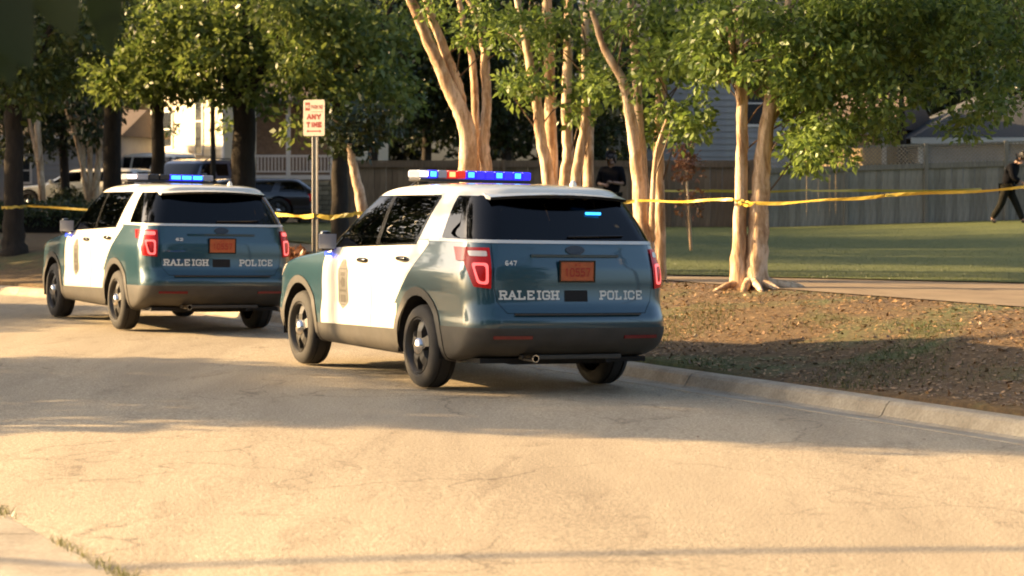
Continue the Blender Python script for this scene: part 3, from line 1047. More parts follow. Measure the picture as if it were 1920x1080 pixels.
        for zc, wd, hh in ((.70, .12, .07), (.775, .15, .02), (.93, .10, .035), (.98, .15, .014), (.645, .09, .014)):
            ps.append([(cy - wd / 2, zc - hh / 2), (cy + wd / 2, zc - hh / 2), (cy + wd / 2, zc + hh / 2), (cy - wd / 2, zc + hh / 2)])
        ps.append([(cy + .055 * math.cos(R(72 * i + 36 * 0) + (0 if i % 2 == 0 else 0)), .855 + .055 * math.sin(R(72 * i))) for i in range(5)])
        decal('crest_mark', ps, pl_, M['emblem_dark'], em, .0045)
        ps = [[(cy - .035, 1.0), (cy + .035, 1.0), (cy + .05, 1.04), (cy, 1.06), (cy - .05, 1.04)]]
        decal('crest_top', ps, pl_, M['emblem_red'], em, .0045)
    # mirrors
    for s in (1, -1):
        mm = MB()
        mm.box((s * 1.00 - .085, 2.02, 1.13), (s * 1.00 + .085 + s * .06, 2.15, 1.33))
        mo = mm.build('wing_mirror', M['gloss_black'], t, True, bevel=.035, shade=40)
        ar = MB(); ar.bar((s * .86, 2.10, 1.17), (s * 1.0, 2.10, 1.17), .06, .05); ar.build('mirror_arm', M['gloss_black'], mo)
        gg = MB(); gg.box((s * 1.03 - .09, 2.004, 1.16), (s * 1.03 + .09, 2.012, 1.30)); gg.build('mirror_glass', M['lens_clear'], mo, bevel=.003)
        bl = MB(); bl.box((s * 1.00 - .03, 2.035, 1.095), (s * 1.00 + .03, 2.075, 1.125)); bl.build('mirror_light', M['led_deep'], mo, bevel=.004)
    # roof light bar
    lb = bpy.data.objects.new('light_bar', None); COL.objects.link(lb); lb.parent = t; lb.location = (0, 1.04, 1.812)
    bs = MB(); bs.box((-.57, -.13, .0), (.57, .13, .028)); bs.build('base', M['bar_black'], lb, bevel=.008)
    for s in (1, -1):
        ft = MB(); ft.box((s * .50 - .05, -.05, -.06), (s * .50 + .05, .05, -.001)); ft.build('foot', M['bar_black'], lb, bevel=.004)
        ft = MB(); ft.bar((s * .55, 0, -.01), (s * .68, 0, -.10), .03, .012); ft.build('strap', M['bar_black'], lb)
    if newer:
        segs = ['W', 'c', 'k', 'k', 'B', 'B', 'B', 'c']
    else:
        segs = ['W', 'B', 'c', 'R', 'r', 'B', 'b', 'b', 'B', 'b', 'B', 'b']
    n_ = len(segs); wd = 1.16 / n_
    for i, sg in enumerate(segs):
        x0 = -.58 + wd * i
        lm = {'W': 'lens_clear', 'B': 'lens_blue', 'b': 'lens_blue', 'c': 'lens_clear', 'R': 'lens_red', 'r': 'lens_red', 'k': 'bar_black'}[sg]
        le = MB(); le.box((x0 + .003, -.125, .03), (x0 + wd - .003, .125, .105)); lo_ = le.build('lens', M[lm], lb, bevel=.014)
        if sg in 'WBR':
            for yy in (-.128, .128):
                ld = MB(); ww = wd * (.30 if sg != 'W' else .42)
                if newer and sg == 'B': ww = wd * .42
                ld.box((x0 + wd / 2 - ww, yy - .005, .045), (x0 + wd / 2 + ww, yy + .005, .092))
                ld.build('lamp', M[{'W': 'led_white', 'B': 'led_blue', 'R': 'led_red'}[sg]], lo_, bevel=.003)
    # rear window lamp, antenna stub, wiper
    if not newer:
        rl = MB(); p_ = Vector((.33, -.80, 1.53)); rl.box((.20, p_.y - .09, 1.535), (.34, p_.y - .06, 1.558)); rl.build('rear_flasher', M['led_blue'], t, bevel=.003)
    fn = MB(); fn.lathe([(0, .035), (.03, .03), (.055, .012), (.06, .001)], 12, 'z', (.35, -.35, 1.778)); fn.build('antenna', M['white'], t, True)
    wp = MB(); wp.tube([Vector(rear(x_, 1.345 + .02 * (x_ + .1), .014)) for x_ in np.linspace(-.05, .5, 8)], .010, 6); wp.build('rear_wiper', M['gloss_black'], t)
    seats(t)
    return t

def zr_at(x, y):
    return float(road_z(np.array(-kerb_w(x, y))))

NEAR = (.038, 19.98)
police_suv((NEAR[0], NEAR[1], zr_at(*NEAR) + .004), R(26.5), R(1.2), 'nearest police SUV, white doors and dark teal tail, red and blue roof bar lit')
FAR = (-3.985, 27.78)
police_suv((FAR[0], FAR[1], zr_at(*FAR) + .004), R(26.8), R(1.2), 'farther police SUV with white doors and teal tail, parked ahead of the nearest one', True)

# ------------------------------------------------------------------ trees
def leaves(centers, rad, per, size, droop=.35, seed=0, flat=.8):
    """leaf quads scattered round clump centres; returns (n*4, 3)"""
    g_ = np.random.default_rng(seed)
    C = np.repeat(np.asarray(centers, float), per, axis=0)
    Rr = np.repeat(np.asarray(rad, float) if hasattr(rad, '__len__') else np.full(len(centers), rad), per)
    n = len(C)
    d = g_.normal(size=(n, 3)); d /= np.linalg.norm(d, axis=1, keepdims=True)
    rr = Rr * g_.uniform(.15, 1, n) ** .6
    c = C + d * rr[:, None] * np.array((1, 1, flat))
    ax = d * .7 + g_.normal(size=(n, 3)) * .6 + np.array((0, 0, -droop))
    ax /= np.linalg.norm(ax, axis=1, keepdims=True)
    sd = np.cross(ax, g_.normal(size=(n, 3))); sd /= np.maximum(np.linalg.norm(sd, axis=1, keepdims=True), 1e-6)
    L = size * g_.uniform(.6, 1.3, n)[:, None]; w = L * g_.uniform(.20, .30, n)[:, None]
    nn = np.cross(ax, sd)
    V = np.empty((n, 4, 3))
    V[:, 0] = c
    V[:, 1] = c + ax * L * .45 + sd * w + nn * w * .25
    V[:, 2] = c + ax * L
    V[:, 3] = c + ax * L * .45 - sd * w + nn * w * .25
    return V.reshape(-1, 3)

def tree_stem(parent, name, pts, r0, r1, m, n=12, jit=.03, flute=.0, sub=6, base=None):
    sp = smoothpath(pts, sub)
    k = len(sp)
    rad = [r0 + (r1 - r0) * (i / (k - 1)) ** .8 for i in range(k)]
    if base:                                     # root flare
        for i in range(k):
            h = sp[i][2] - sp[0][2]
            rad[i] *= 1 + base * math.exp(-h / .28)
    for i in range(1, k - 1):
        sp[i] = sp[i] + np.array([random.uniform(-1, 1), random.uniform(-1, 1), 0]) * rad[i] * .12
    return MB().tube(sp, rad, n, jit, flute).build(name, m, parent, True)

def px_clumps(spec, d, spread, seed, zoff=0):
    """clump centres from (px, py, rx, ry, count) ellipses at depth d"""
    g_ = np.random.default_rng(seed)
    out = []
    for (px, py, rx, ry, cnt) in spec:
        for _ in range(cnt):
            a = g_.uniform(0, 2 * math.pi); r = g_.uniform(0, 1) ** .5
            dd = d + g_.uniform(-spread, spread)
            out.append(tuple(P(px + rx * r * math.cos(a), py + ry * r * math.sin(a), d) + Vector((0, dd - d, 0))))
    return out

def twigs(parent, stems, centers, m, frac=.35, seed=1, r=.012):
    """thin branches from the nearest stem point to a share of the clumps"""
    g_ = np.random.default_rng(seed)
    b_ = MB(); S_ = np.array([p for st in stems for p in st])
    for c in centers:
        if g_.uniform() > frac: continue
        c = np.array(c)
        lower = S_[S_[:, 2] < c[2] - .1]
        if not len(lower): continue
        near = lower[np.linalg.norm(lower - c, axis=1) < 1.0]
        if not len(near): continue
        p = near[g_.integers(len(near))]
        mid = (p + c) / 2 + np.array((0, 0, .12)) + g_.normal(size=3) * .08
        b_.tube(smoothpath([p, mid, c], 3), np.linspace(r, r * .35, 7), 5)
    if b_.v:
        o_ = b_.build('branch', m, parent, True); o_['kind'] = 'stuff'

def tree(name, label, stems, crown, d, m_bark, m_leaf, per, size, crad, spread, seed, base_at, group=None, base=.5, extra=None, flute=.0, tw=.3, droop=.35):
    """stems: list of ([(px, py[, dd])...], r0_px, r1_px); crown: list of px ellipses"""
    bx, by = base_at
    loc = Vector((bx, by, gz(bx, by)))
    t = thing(name, label, 'tree', loc, 0, group)
    S_ = []
    for j, (pts, r0, r1) in enumerate(stems):
        pp = []
        for q in pts:
            w = P(q[0], q[1], d)
            if len(q) > 2: w = w + Vector((0, q[2], 0))
            pp.append(np.array(w - loc))
        S_.append(smoothpath(pp, 6))
        tree_stem(t, 'trunk', pp, r0 * d / F, r1 * d / F, m_bark, 14, .035, flute, base=base if j < 2 else None)
    cs = px_clumps(crown, d, spread, seed)
    if extra: cs += extra
    cs = [tuple(Vector(c) - loc) for c in cs]
    g_ = np.random.default_rng(seed + 5)
    rads = crad * g_.uniform(.6, 1.35, len(cs))
    quads('crown', leaves(cs, rads, per, size, droop, seed), 4, m_leaf, t)
    if tw: twigs(t, S_, cs, M['twig'], tw, seed)
    return t

def above(d, px0, px1, z0, z1, n, spread, seed):
    g_ = np.random.default_rng(seed)
    return [((g_.uniform(px0, px1) - 960) / F * d, d + g_.uniform(-spread, spread), g_.uniform(z0, z1)) for _ in range(n)]

GM = 'crape myrtles in a row on the verge'
# right-hand pair of stems by the path
T12 = tree('crape_myrtle', 'crape myrtle with two smooth tan stems and knobbly roots beside the path', [
    ([(1384, 548), (1386, 470), (1389, 385), (1391, 270), (1391, 159), (1386, 60), (1380, -60)], 15, 8),
    ([(1416, 552), (1418, 500), (1423, 400), (1430, 300), (1444, 195), (1462, 90), (1490, -40)], 26, 8),
    ([(1388, 200), (1372, 120, -.3), (1350, 20, -.6)], 6, 4), ([(1436, 250), (1500, 150, .3), (1600, 60, .5), (1680, -20, .6)], 7, 2), ([(1446, 190), (1530, 130, .4), (1640, 60, .5), (1740, 30, .4)], 6, 1.5)],
    [(1450, 70, 170, 85, 90), (1565, 185, 110, 70, 55), (1535, 270, 55, 45, 24), (1650, 60, 170, 75, 80), (1800, 55, 130, 70, 55), (1330, 110, 60, 55, 22), (1825, 235, 28, 35, 6), (1660, 215, 30, 30, 6), (1740, 130, 80, 50, 16), (1480, 150, 60, 40, 20), (1890, 150, 40, 60, 12)],
    26.5, M['bark_tan'], M['leaf_myrtle'], 70, .095, .24, 1.3, 21, (P(1402, 545, 26.5).x, 26.5), GM, .32,
    above(26.5, 1250, 2050, 4.1, 6.6, 230, 2.2, 3), flute=.05)
# surface roots
for k, (px, py, r) in enumerate([(1360, 548, .05), (1392, 556, .06), (1440, 552, .07), (1470, 546, .06), (1490, 543, .045), (1415, 560, .05)]):
    p0 = P(1408, 540, 26.5); a = P(px, py, 26.5)
    loc = T12.location
    q0 = Vector((p0.x, 26.5, gz(p0.x, 26.5) + .10)); q1 = Vector((a.x, 26.5 - (py - 545) * .03, 0)); q1.z = gz(q1.x, q1.y) + .035
    q2 = q1 + (q1 - q0).normalized() * .22; q2.z = gz(q2.x, q2.y) - .05
    MB().tube(smoothpath([q0 - loc, (q0 + q1) / 2 - loc, q1 - loc, q2 - loc], 4), np.linspace(r * 1.3, r * .5, 13), 8, .1).build('root', M['bark_tan'], T12, True)
tree('crape_myrtle', 'crape myrtle forking behind the right rear corner of the nearest police SUV', [
    ([(1218, 535), (1208, 440), (1196, 320), (1184, 235), (1168, 155), (1134, 92), (1110, 20)], 19, 5),
    ([(1212, 480), (1208, 330, .3), (1202, 250, .3), (1196, 144, .3), (1190, 60, .4), (1182, -60, .4)], 13, 6),
    ([(1243, 535, .5), (1243, 420, .5), (1240, 289, .5), (1244, 144, .5), (1249, 0, .5), (1252, -90, .5)], 12, 8),
    ([(1222, 450), (1222, 385, -.2), (1229, 285, -.2), (1262, 190, -.3)], 7, 3)],
    [(1255, 95, 60, 65, 26), (1262, 228, 48, 45, 18), (1200, 30, 60, 40, 14), (1300, 60, 60, 60, 20), (1210, 170, 30, 30, 5), (1140, 150, 30, 40, 6)],
    28.2, M['bark_tan'], M['leaf_myrtle'], 46, .11, .22, 1.0, 31, (P(1222, 530, 28.2).x, 28.2), GM, .3, above(28, 1080, 1330, 4.0, 7, 70, 1.5, 4), flute=.05)
tree('crape_myrtle', 'crape myrtle of several stems behind the right end of the roof light bar', [
    ([(1042, 530), (1036, 400), (1028, 335), (1014, 262), (1008, 200), (994, 122), (980, 50), (960, -60)], 15, 6),
    ([(1062, 530, .3), (1062, 420, .3), (1060, 340, .3), (1066, 290, .3), (1063, 200, .3), (1067, 60, .3), (1069, -80, .3)], 14, 8),
    ([(1075, 530, -.2), (1076, 400, -.2), (1083, 307, -.2), (1097, 222, -.2), (1097, 110, -.2), (1100, 30, -.2), (1132, -40, -.2)], 12, 6),
    ([(1040, 480, .6), (1036, 300, .6), (1032, 150, .6), (1024, -60, .6)], 14, 9), ([(1106, 520, .9), (1108, 330, .9), (1108, 120, .9), (1112, -60, .9)], 12, 9)],
    [(980, 168, 32, 28, 11), (1030, 70, 60, 45, 16), (1078, 180, 30, 40, 8), (1118, 150, 28, 50, 8), (960, 60, 40, 45, 10), (1130, 60, 40, 50, 10)],
    30.0, M['bark_tan'], M['leaf_myrtle'], 44, .11, .22, .9, 41, (P(1062, 520, 30.0).x, 30.0), GM, .3, above(30, 930, 1160, 4.3, 7, 60, 1.5, 5), flute=.05)
tree('crape_myrtle', 'crape myrtle with pale stems fanning up left behind the lit roof bar', [
    ([(876, 520), (880, 400), (878, 318), (872, 232), (846, 174), (822, 118), (796, 62), (765, -12), (740, -80)], 23, 7),
    ([(868, 225, .1), (858, 160, .1), (836, 100, .1), (808, 28, .1), (790, -40, .1)], 11, 7),
    ([(912, 520, .1), (912, 400, .1), (911, 318, .1), (907, 262, .1), (912, 205, .1), (911, 148, .1), (907, 80, .1), (892, 25, .1), (866, -30, .1)], 13, 7),
    ([(893, 400, .4), (892, 237, .4), (886, 120, .4), (874, 70, .4), (858, -10, .4)], 9, 5)],
    [(872, 60, 26, 22, 6), (930, 40, 45, 40, 12), (820, 10, 30, 20, 5)],
    31.5, M['bark_tan'], M['leaf_myrtle'], 44, .11, .22, .8, 51, (P(893, 510, 31.5).x, 31.5), GM, .3, above(31.5, 700, 960, 4.5, 7, 70, 1.5, 6), flute=.05)
tree('crape_myrtle', 'short leaning pink-barked stem behind the windscreen of the nearest police SUV', [
    ([(692, 470), (682, 400), (671, 350), (662, 310), (656, 270)], 13, 7)],
    [(650, 255, 50, 28, 16), (690, 235, 60, 30, 14)], 38, M['bark_tan'], M['leaf_dark'], 50, .14, .3, .8, 61, (P(692, 460, 38).x, 38), GM, .3, tw=0)

# big dark street trees along the left
def oak(label, px, wpx, d, crown, seed, lean=0, name='street_tree', leaf='leaf_oak', ext=60, top=(5, 9), per=60):
    w = wpx / 2
    x = (px - 960) / F * d
    zb = YH + (H - gz(x, d)) * F / d + 6
    return tree(name, label, [
        ([(px, zb), (px + lean * .3, zb - 80), (px + lean * .6, 200), (px + lean, 60), (px + lean, -80), (px + lean, -220)], w, w * .5),
        ([(px + lean * .6, 215), (px - 60, 90, .5), (px - 130, -30, 1)], w * .45, w * .15),
        ([(px + lean * .6, 190), (px + 70, 80, -.6), (px + 130, -40, -1)], w * .45, w * .15)],
        crown, d, M['bark_dark'], M[leaf], per, .17, .42, 2.0, seed, (x, d), 'tall dark-trunked trees along the left of the street', .35,
        above(d, px - 170, px + 170, top[0], top[1], ext, 2.5, seed + 1), tw=.2)
oak('broad dark tree trunk at the left edge of the picture with yellow tape round it', 26, 44, 42, [(40, 150, 90, 45, 30), (90, 40, 130, 60, 45), (-40, 60, 90, 90, 30)], 71, leaf='leaf_oak_shaded')
oak('dark trunk just left of the roof of the farther police SUV', 211, 42, 50, [(180, 140, 80, 45, 24), (150, 60, 110, 60, 36), (240, 40, 80, 50, 24)], 72, leaf='leaf_oak_shaded')
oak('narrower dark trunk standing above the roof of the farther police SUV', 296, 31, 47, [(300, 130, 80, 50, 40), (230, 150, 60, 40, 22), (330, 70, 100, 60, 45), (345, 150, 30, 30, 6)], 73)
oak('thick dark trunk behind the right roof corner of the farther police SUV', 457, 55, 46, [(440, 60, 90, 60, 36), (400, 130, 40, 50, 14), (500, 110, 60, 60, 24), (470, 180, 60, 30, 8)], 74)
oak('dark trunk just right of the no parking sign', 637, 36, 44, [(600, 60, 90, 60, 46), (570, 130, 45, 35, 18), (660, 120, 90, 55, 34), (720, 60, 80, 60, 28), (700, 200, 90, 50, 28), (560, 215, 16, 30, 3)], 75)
tree('slender_tree', 'thin leaning tree with a pink-lit foot left of the hedge', [
    ([(86, 440), (82, 400), (76, 320), (70, 240), (68, 150), (60, 20)], 8, 5), ([(76, 320), (60, 250), (40, 160)], 5, 2)],
    [(70, 150, 50, 40, 12)], 56, M['bark_tan'], M['leaf_oak'], 50, .17, .4, 1, 81, (P(86, 435, 56).x, 56), None, .4)
tree('slender_tree', 'thin pole-like tree rising in front of the cream house', [
    ([(400, 420), (400, 330), (398, 200), (396, 60)], 6, 4)], [(400, 180, 40, 16, 7), (322, 240, 10, 16, 1), (420, 250, 8, 26, 2)], 60, M['bark_dark'], M['leaf_oak'], 40, .17, .35, 1, 82, (P(400, 415, 60).x, 60), None, .2)
tree('crape_myrtle', 'cluster of slim brown stems fanning up above the front of the farther police SUV', [
    ([(168, 420), (164, 360), (150, 290), (134, 230), (110, 170)], 7, 3), ([(172, 420), (170, 350), (168, 280), (160, 200), (150, 120)], 7, 3),
    ([(178, 420), (180, 350), (186, 280), (182, 200), (190, 120)], 8, 4), ([(174, 420), (158, 340), (156, 280), (140, 190)], 5, 3)],
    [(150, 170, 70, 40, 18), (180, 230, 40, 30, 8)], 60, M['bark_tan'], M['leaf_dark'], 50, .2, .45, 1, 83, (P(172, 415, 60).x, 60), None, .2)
tree('red_leaf_sapling', 'small sapling with rusty red leaves in front of the brown fence', [
    ([(1296, 470), (1292, 400), (1288, 340), (1284, 290)], 3, 1.5)], [(1288, 315, 26, 28, 10), (1300, 370, 16, 26, 5), (1284, 280, 20, 14, 3)], 36, M['bark_tan'], M['leaf_red'], 34, .08, .2, .2, 84, (P(1296, 470, 36).x, 36), None, .1)

# backdrop of dense trees behind the gardens: one mesh kind, each tree its own object
def bush_mesh(rx, ry, rz, n, per, size, crad, seed, m):
    g_ = np.random.default_rng(seed)
    d = g_.normal(size=(n, 3)); d /= np.linalg.norm(d, axis=1, keepdims=True)
    c = d * (g_.uniform(.25, 1, n) ** .45)[:, None] * np.array((rx, ry, rz))
    c[:, 2] += rz
    V = leaves(c, crad * g_.uniform(.6, 1.3, n), per, size, .2, seed)
    o_ = quads('crown', V, 4, m)
    me = o_.data
    bpy.data.objects.remove(o_)
    return me
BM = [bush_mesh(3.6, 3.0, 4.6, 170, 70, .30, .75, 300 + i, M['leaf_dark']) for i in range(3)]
trunk_me = MB().tube([(0, 0, -.3), (.05, .02, 1.5), (-.05, 0, 4), (0, 0, 6.5)], [.32, .24, .2, .08], 10, .05).build('trunk', M['bark_dark'], None, True)
tme = trunk_me.data; bpy.data.objects.remove(trunk_me)
def bg_tree(x, y, sc, k, label, group, z0=1.2, rz=0.0, grnd=None, nm='leafy_tree'):
    t = thing(nm, label, 'tree', (x, y, gz(x, y) if grnd is None else grnd), rz, group)
    t.scale = (sc, sc, sc)
    c = link('crown', BM[k % 3], None, t); c.location.z = z0
    link('trunk', tme, None, t)
    return t
words = ['behind the left grey house', 'left of the cream house', 'behind the cream house', 'behind the dark pickup', 'above the porch', 'above the block wall',
         'behind the pale stems', 'behind the light bar', 'behind the middle stems', 'left of the grey house', 'right of the grey house', 'above the lattice fence', 'above the dark roof', 'at the upper right edge']
for i, w in enumerate(words):
    px = -60 + i * 160
    d = 92 + (i % 3) * 7
    bg_tree((px - 960) / F * d, d, 1.25 + .12 * (i % 2), i, 'dense dark green backdrop tree ' + w, 'dense trees behind the gardens', rz=i * 1.3)
for i, (px, d, sc, w, zz) in enumerate([(700, 60, .62, 'nearer dark tree filling the gap behind the no parking sign', 3.4), (800, 61, .62, 'nearer dark tree hanging over the brown fence behind the pale stems', 3.5),
        (950, 61, .6, 'nearer dark tree between the two clumps of pale stems', 3.6), (560, 76, .8, 'nearer dark tree rising behind the porch', 3.6), (1690, 66, .62, 'nearer green tree over the lattice fence beside the dark roof', 5.6),
        (1930, 62, .62, 'nearer green tree hanging over the dark roof at the right edge', 5.4), (120, 66, .6, 'nearer dark tree between the trunks at the left', 2.8), (20, 70, .7, 'nearer dark tree at the far left', 2.4), (1130, 62, .5, 'nearer dark tree beside the grey house', 2.6)]):
    bg_tree((px - 960) / F * d, d, sc, i, w, 'dense trees inside the gardens', z0=zz, rz=i * 2.1)

# across the street, out of the picture to the left: the trees that shade the road
BL = 'trees across the street that shade the road'
st_ = thing('leafy_tree', 'rounded tree across the street opposite the nearest police SUV', 'tree', (-12.5, 20.75, .0), 0, BL)
g_ = np.random.default_rng(77)
cc = []
for (cy, cz, ry, rz_, n_c) in ((.3, 3.1, 3.2, 1.2, 150), (-.9, 5.5, 2.0, 1.8, 130)):
    d_ = g_.normal(size=(n_c, 3)); d_ /= np.linalg.norm(d_, axis=1, keepdims=True)
    d_ *= (g_.uniform(0, 1, n_c) ** .4)[:, None]
    cc.append(d_ * np.array((1.8, ry, rz_)) + np.array((0, cy, cz)))
quads('crown', leaves(np.concatenate(cc), np.full(280, .42), 80, .2, .2, 78), 4, M['leaf_oak'], st_)
MB().tube([(0, 0, -.2), (.05, .05, 1.5), (-.05, -.1, 3.4), (0, -.5, 5.6)], [.24, .17, .13, .05], 10, .05).build('trunk', M['bark_dark'], st_, True)
for i, (x, y, sc, z0, w) in enumerate([
        (-18.5, 43.2, .95, .4, 'tall tree across the street opposite the broad dark trunk'),
        (-19, 51, 1.0, 1.0, 'second tall tree beyond it across the street'),
        (-20, 58.5, 1.0, 1.0, 'third tall tree beyond it across the street'),
        (-22, 67, 1.0, 1.0, 'fourth tall tree beyond it across the street'),
        (-24, 76, 1.0, 1.0, 'last tall tree of the row across the street'),
        (-31, 48, 1.12, 1.0, 'added large tree set back behind the row across the street'), (-39, 61, 1.8, 1.0, 'added largest tree far back behind the row across the street')]):  # last two trees: unseen, added to darken reflections in the side windows
    bg_tree(x, y, sc, i, w, BL, z0=z0, rz=i * .9, grnd=-.02)
for i, (x, y, sc, z0, w) in enumerate([(-15.5, 31.5, 1.15, 8.0, 'added very tall tree with a high crown across the street behind the hedge'), (-19, 40, 1.15, 7.6, 'added very tall tree with a high crown beyond the hedge across the street'), (-17, 24, 1.0, 10.0, 'added very tall tree with a high crown behind the rounded tree across the street')]):  # unseen, added for dark window reflections; crowns raised to let the sun pass
    t_ = bg_tree(x, y, sc, i, w, BL, z0=z0, rz=i, grnd=-.02)
    MB().tube([(0, 0, 6.2), (0, 0, z0 + 3)], [.1, .05], 8).build('upper_trunk', M['bark_dark'], t_, True)
for i, (x, y, sc, w) in enumerate([(-9, -12, 1.6, 'left'), (1, -16, 1.8, 'middle'), (11, -13, 1.6, 'right'), (22, -6, 1.5, 'rightmost'), (-20, -9, 1.3, 'leftmost')]):
    bg_tree(x, y, sc, i, 'added tall leafy tree behind the camera, ' + w + ' of the row', 'unseen trees added behind the camera', z0=1.0, rz=i, grnd=0.0)  # unseen row put in so the SUV's rear glass and tailgate reflect dark

# ------------------------------------------------------------------ fences
M['wood_grey'] = mat('wood_grey', (.19, .17, .132), .9, var=(4, .35, (6, 6, .5)), bump=(30, .4))
M['wood_grey2'] = mat('wood_grey_pale', (.25, .225, .178), .9, var=(4, .35, (6, 6, .5)), bump=(30, .4))
M['wood_brown'] = mat('wood_brown', (.15, .10, .06), .9, var=(4, .35, (6, 6, .5)), bump=(30, .4))
M['wood_brown2'] = mat('wood_brown_pale', (.19, .13, .08), .9, var=(4, .35, (6, 6, .5)), bump=(30, .4))

def fence(label, x0, x1, y, hb, bw, mats, lattice, post_gap=2.0, cap=True):
    t = thing('wooden_fence', label, 'fence', (x0, y, gz(x0, y)))
    bms = []
    for k, mk in enumerate(mats):
        o_ = MB().box((0, 0, 0), (bw - .0015, .022, hb)).build('board', M[mk], None, bevel=.004)
        bms.append(o_.data); bpy.data.objects.remove(o_)
    n = int((x1 - x0) / bw)
    zb = gz(x0, y)
    for i in range(n):
        b_ = link('board', bms[random.randrange(len(bms))], None, t)
        b_.location = (i * bw, random.uniform(-.006, .006), gz(x0 + i * bw, y) - zb - .02 + random.uniform(-.012, .012))
        b_.rotation_euler = (0, R(random.uniform(-.4, .4)), 0)
    np_ = int((x1 - x0) / post_gap) + 1
    top = hb + (.50 if lattice else .06)
    for i in range(np_):
        px_ = i * post_gap; z_ = gz(x0 + px_, y) - zb
        MB().box((px_ - .05, -.07, z_ - .2), (px_ + .05, .03 - .035, z_ + top + .06)).build('post', M[mats[0]], t, bevel=.006)
        if i < np_ - 1:
            z2 = gz(x0 + px_ + post_gap, y) - zb
            def rail(za, th, nm, yy=-.03):
                MB().bar((px_ + .055, yy, z_ + za), (px_ + post_gap - .055, yy, z2 + za), .035, th).build(nm, M[mats[0]], t)
            rail(hb - .01, .13, 'rail')
            if cap: rail(top + .02, .045, 'cap_rail')
            if lattice:
                L = MB(); hl = top - hb - .04; st = .10
                for s in (1, -1):
                    k = -int(hl / st) - 1
                    while k * st < post_gap:
                        a0 = k * st; a1 = a0 + hl
                        u0 = max(0, -a0 / hl) if a0 < 0 else 0; u1 = 1 if a1 <= post_gap else (post_gap - a0) / hl
                        if u1 > u0:
                            xa, xb = a0 + hl * u0, a0 + hl * u1
                            zz = (lambda u_: hb + .05 + hl * (u_ if s > 0 else 1 - u_))
                            fx = lambda x_: z_ + (z2 - z_) * x_ / post_gap
                            L.bar((px_ + xa, -.03 - .008 * s, fx(xa) + zz(u0)), (px_ + xb, -.03 - .008 * s, fx(xb) + zz(u1)), .012, .036, (0, 1, 0))
                        k += 1
                lo = L.build('lattice', M[mats[-1]], t); lo['kind'] = 'stuff'
    return t
fence('weathered grey board fence with a lattice top behind the lawn', 6.35, 15.0, 56.0, 1.46, .145, ['wood_grey', 'wood_grey2'], True)
fence('brown board fence behind the row of crape myrtles', -4.4, 6.2, 57.0, 1.62, .15, ['wood_brown', 'wood_brown2'], False, 2.1)

# ------------------------------------------------------------------ houses
M['siding_grey'] = mat('siding_grey', (.30, .30, .29), .7, var=(3, .1))
M['siding_cream'] = mat('siding_cream', (.62, .54, .38), .7, var=(3, .08))
M['siding_tan'] = mat('siding_tan', (.52, .38, .20), .7, var=(3, .1))
M['trim'] = mat('white_trim', (.72, .69, .62), .6, var=(5, .06))
M['shingle_grey'] = mat('shingle_grey', (.042, .043, .042), .9, var=(14, .35, (1, 1, 6)), bump=(20, .6))
M['shingle_brown'] = mat('shingle_brown', (.14, .10, .07), .9, var=(14, .35), bump=(20, .6))
M['pane'] = mat('house_pane', (.03, .035, .04), .08)
M['dark_void'] = mat('dark_interior', (.02, .02, .02), .9)

def house(label, x, y, rz, w, dep, h, rh, wall, roof, wins=(), z0=None, exp=.19, hip=False, rows=None, name='house'):
    zb = (gz(x, y) if z0 is None else z0)
    t = thing(name, label, 'house', (x, y, zb - .1), rz, 'houses behind the gardens')
    wl = MB().box((-w/2, .03, 0), (w/2, dep, h)).build('wall', M[wall], t)
    for (L, pos, r_) in ((w, (-w/2, 0, 0), 0), (dep, (-w/2 - .03, dep, 0), -math.pi/2)):
        o_ = MB().add([(0, -.022, 0), (L, -.022, 0), (L, .028, 0), (0, .028, 0), (0, .004, exp), (L, .004, exp), (L, .028, exp), (0, .028, exp)],
                      [(0,3,2,1),(4,5,6,7),(0,1,5,4),(1,2,6,5),(2,3,7,6),(3,0,4,7)]).build('siding_board', M[wall])
        me = o_.data; bpy.data.objects.remove(o_)
        for k in range(int(h / exp)):
            b_ = link('siding_board', me, None, wl); b_.location = (pos[0], pos[1], k * exp); b_.rotation_euler = (0, 0, r_)
    for cx in (-w/2, w/2):
        MB().box((cx - .07, -.04, 0), (cx + .07, .035, h + .01)).build('corner_trim', M['trim'], t)
    ov = .35
    x0, x1, y0, y1 = -w/2 - ov, w/2 + ov, -ov, dep + ov
    ym = dep / 2; hx = (dep / 2 + ov) if hip else 0
    rf = MB().add([(x0, y0, h), (x1, y0, h), (x1, y1, h), (x0, y1, h), (x0 + hx, ym, h + rh), (x1 - hx, ym, h + rh)],
                  [(0, 1, 5, 4), (2, 3, 4, 5), (1, 2, 5), (3, 0, 4), (0, 3, 2, 1)]).build('roof', M[roof], t)
    MB().box((x0, y0 - .02, h - .16), (x1, y0 - .002, h + .02)).build('fascia', M['trim'], t)
    for (u_, z_, ww, hh) in wins:
        wf = MB()
        for a_, b_ in (((u_ - ww/2 - .07, z_ - .07), (u_ + ww/2 + .07, z_)), ((u_ - ww/2 - .07, z_ + hh), (u_ + ww/2 + .07, z_ + hh + .07)),
                       ((u_ - ww/2 - .07, z_), (u_ - ww/2, z_ + hh)), ((u_ + ww/2, z_), (u_ + ww/2 + .07, z_ + hh)), ((u_ - ww/2, z_ + hh/2 - .02), (u_ + ww/2, z_ + hh/2 + .02))):
            wf.box((a_[0], -.055, a_[1]), (b_[0], -.024, b_[1]))
        wo = wf.build('window', M['trim'], t)
        MB().box((u_ - ww/2, -.036, z_), (u_ + ww/2, -.026, z_ + hh)).build('pane', M['pane'], wo)
    return t
